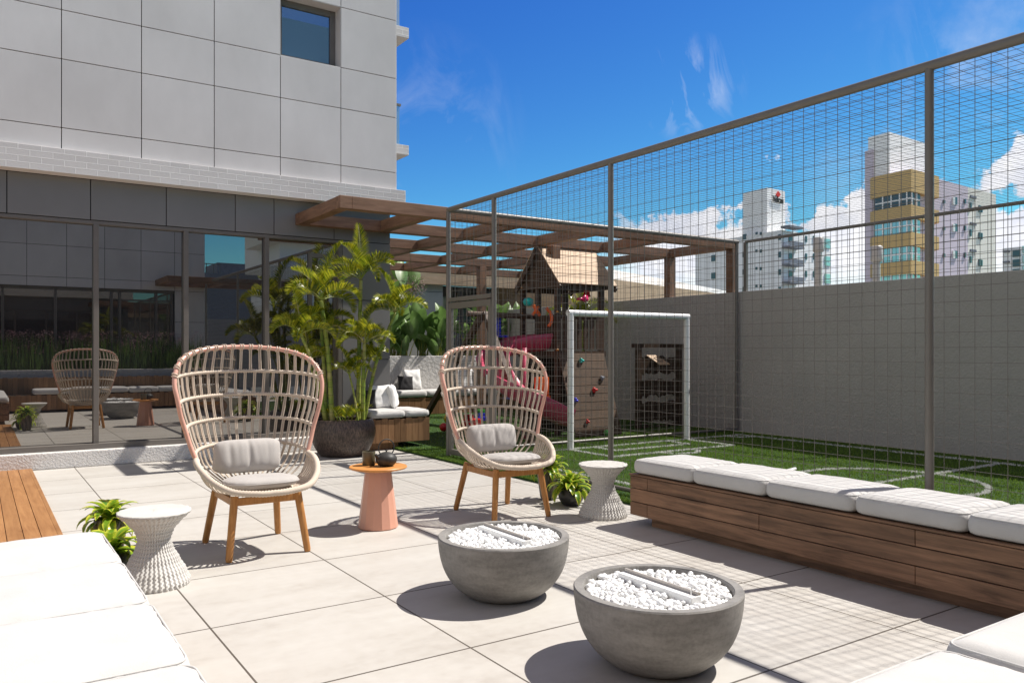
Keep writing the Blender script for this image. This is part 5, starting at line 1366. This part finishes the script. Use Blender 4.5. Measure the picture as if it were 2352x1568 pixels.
fc = bpy.data.curves.new('sign_text', 'FONT'); fc.body = 'Volcan'; fc.size = 1.0; fc.extrude = .05; fc.offset = .015
fo = bpy.data.objects.new('sign_text_tmp', fc); COL.objects.link(fo); bpy.context.view_layer.update()
dg = bpy.context.evaluated_depsgraph_get(); me = bpy.data.meshes.new_from_object(fo.evaluated_get(dg)); bpy.data.objects.remove(fo)
xs_ = [v.co.x for v in me.vertices]; W_ = max(xs_) - min(xs_); so = bpy.data.objects.new('sign_lettering', me); COL.objects.link(so); me.materials.clear(); me.materials.append(M['sign_black'])
q0 = Vector(fpt(1773.0, 463.5, .2)); q1 = Vector(fpt(1797.0, 468.5, .2)); wd_ = (Vector((q1.x, q1.y)) - Vector((q0.x, q0.y))).length; sc = wd_ / W_
ex = Vector((dvv.x, dvv.y, 0)); ez = Vector((0, 0, 1)); ey = Vector((nn_.x, nn_.y, 0)); mid_ = Vector((q0.x, q0.y, q0.z))
so.matrix_world = Matrix(((ex.x * sc, ez.x * sc, ey.x * sc, mid_.x), (ex.y * sc, ez.y * sc, ey.y * sc, mid_.y), (ex.z * sc, 1.35 * sc, ey.z * sc, mid_.z), (0, 0, 0, 1)))
mwk = so.matrix_world.copy(); so.parent = roof_; so.matrix_parent_inverse = Matrix.Identity(4)
so.matrix_world = mwk
so.matrix_parent_inverse = Matrix.Identity(4)
me.transform(mwk); so.matrix_basis = Matrix.Identity(4)

# lilac and ochre tower
fx = lambda x: 1898.75 + x * .42962
fy = lambda y: y * .42962
CL = ppt(fx(430), 88); aL2, aR2 = -29, 53
root, inv = tower('apartment_tower', 'lilac and white apartment tower with ochre balcony bands, right of the signed white tower', [(CL,)], None)
PL = go(CL, aL2, fx(245)); PR = go(CL, aR2, fx(755)); PW = go(CL, aR2, fx(905))
mb = MB(); bk = (PL - CL); poly = [CL, PR, PR + bk, PL]; mb.prism([(p.x, p.y) for p in poly], -6, zat(CL, fy(912)), .5); fin(mb, 'wall', M['far_lilac'])
mb = MB(); poly = [PR, PW, PW + bk, PR + bk]; mb.prism([(p.x, p.y) for p in poly], -6, zat(PR, fy(1000)), .5); fin(mb, 'rear_wall', M['far_cream'])
mb = MB(); wbox(mb, CL, aL2, fx(207), fx(246), fy(805), 900, .1, 6); fin(mb, 'stair_tower', M['far_lilac'])
CP = go(CL, aL2, fx(345)) + F_ * .4; QL = go(CP, aL2, fx(222)); QR = go(CP, aR2, fx(560))
mb = MB(); poly = [CP, QR, QR + (QL - CP), QL]; mb.prism([(p.x, p.y) for p in poly], zat(CL, fy(911)), zat(CP, fy(706)), .5); fin(mb, 'penthouse', M['far_white'])
CB = CL - F_ * .9
for (a, b) in ((903, 1022), (1093, 1163), (1240, 1312), (1390, 1462), (1540, 1612)):
    mb = MB(); A1 = go(CB, aL2, fx(247)); B1 = go(CB, aR2, fx(601)); poly = [CB, B1, B1 + F_ * 1.4, CB + F_ * 1.4, A1 + F_ * 1.4, A1]
    mb.prism([(p.x, p.y) for p in poly], zat(CB, fy(b)), zat(CB, fy(a)), .5); fin(mb, 'balcony_band', M['far_ochre'])
CG = CL - F_ * .6
for k, (a, b) in enumerate(((1022, 1093), (1163, 1240), (1312, 1390), (1462, 1540))):
    A1 = go(CG, aL2, fx(262)); B1 = go(CG, aR2, fx(500)); poly = [CG, B1, B1 + F_ * .5, CG + F_ * .5, A1 + F_ * .5, A1]
    mb = MB(); z1_ = zat(CG, fy(a)); z0_ = zat(CG, fy(b)); mb.prism([(p.x, p.y) for p in poly], z0_, z1_, .5); fin(mb, 'glazing', M['glass_far'] if k else M['far_win'])
    mb = MB(); CC = CG - F_ * .1; A1 = go(CC, aL2, fx(262)); B1 = go(CC, aR2, fx(500)); poly = [CC, B1, B1 + F_ * .1, CC + F_ * .1, A1 + F_ * .1, A1]; mb.prism([(p.x, p.y) for p in poly], z0_ + (z1_ - z0_) * .42, z0_ + (z1_ - z0_) * .52, .5)
    for uu in (300, 345, 390, 429): P = go(CC, aL2, fx(uu)); mb.box(P.x - .06, P.y - .06, z0_, P.x + .06, P.y + .06, z1_)
    for uu in (455, 480): P = go(CC, aR2, fx(uu)); mb.box(P.x - .06, P.y - .06, z0_, P.x + .06, P.y + .06, z1_)
    fin(mb, 'glazing_bar', M['far_white'])
for k in range(4):
    o_ = k * 143
    for (x0, x1, y0, y1, m_) in ((670, 680, 1055, 1095, 'white'), (680, 692, 1055, 1095, 'far_win'), (620, 628, 1070, 1088, 'far_win'), (732, 740, 1065, 1090, 'far_win'), (765, 795, 1048, 1062, 'far_grey'), (763, 770, 1085, 1120, 'far_win'), (810, 818, 1100, 1135, 'far_win'), (822, 828, 1103, 1137, 'far_win')):
        mb = MB(); wbox(mb, CL, aR2, fx(x0), fx(x1), fy(y0 + o_), fy(y1 + o_), .15, .1); fin(mb, 'window', M[m_])
mb = MB()
for x in (470, 485, 500, 515): P = go(CP, aR2, fx(x)) + F_ * 1; mb.box(P.x - .05, P.y - .05, zat(CP, fy(735)), P.x + .05, P.y + .05, zat(CP, fy(690)))
fin(mb, 'roof_railing', M['far_white'])
# teal glazed block at the right picture edge
CT2 = ppt(2345, 120); root, inv = tower('apartment_tower', 'partly hidden block with teal glass at the right picture edge beyond the wall', [(CT2,)], None)
TL2 = go(CT2, -29, 2303); TR2 = go(CT2, 53, 2440)
mb = MB(); poly = [CT2, TR2, TR2 + (TL2 - CT2), TL2]; mb.prism([(p.x, p.y) for p in poly], -6, zat(CT2, 566), .5); fin(mb, 'wall', M['far_white'])
for k in range(4):
    mb = MB(); wbox(mb, CT2, -29, 2328, 2344, 574 + k * 22, 590 + k * 22, .3, .1); fin(mb, 'window', M['far_win'])
    mb = MB(); wbox(mb, CT2, -29, 2308, 2320, 576 + k * 24, 580 + k * 24, .6, .1); fin(mb, 'balcony', M['far_grey'])
    mb = MB(); wbox(mb, CT2, 53, 2348, 2440, 574 + k * 22, 588 + k * 22, .3, .1); fin(mb, 'window', M['glass_far'])
# buildings on the other side, seen only in the mirror glass
mt = empty('apartment_tower', (24.4, -46, -6)); tag(mt, 'white tower with balcony slabs seen mirrored in the glass front', 'building')
mb = MB(); mb.box(-4.3, -5, 0, 5, 5, 34); mb.build('wall', M['far_white'], mt)
for k in range(9):
    mb = MB(); mb.box(-5.4, -1, 4 + k * 3, -1, 6.2, 5.0 + k * 3); mb.build('balcony', M['far_cream'], mt)
    mb = MB(); mb.box(1, 5.02, 5.5 + k * 3, 2.2, 5.1, 6.8 + k * 3); mb.build('window', M['far_win'], mt)
    mb = MB(); mb.box(3.2, 5.02, 5.5 + k * 3, 4.0, 5.1, 6.8 + k * 3); mb.build('window', M['far_win'], mt)
db = empty('rooftop_block', (12.2, -28, -6)); tag(db, 'dark stepped rooftop block seen mirrored in the glass front', 'building')
mb = MB(); mb.box(-1.4, -2, 0, 1.4, 2, 11.6); mb.box(-1.8, -2.2, 11.6, 1.8, 2.2, 11.9); mb.box(-.4, -1.5, 11.9, 1.2, 1.5, 12.6); mb.build('wall', M['far_grey'], db)
mb = MB(); mb.box(-1.7, 2.15, 12.4, -.4, 2.2, 12.45)
for x in (-1.6, -1.2, -.8, -.45): mb.box(x, 2.15, 11.9, x + .04, 2.2, 12.4)
mb.build('railing', M['metal'], db)
mb = MB(); mb.box(5.35, -9.2, 0, 34, -9.0, 2.6)
tag(mb.build('end_wall', M['stucco_wall']), 'grey rendered wall at the near end of the court, seen mirrored', 'wall')
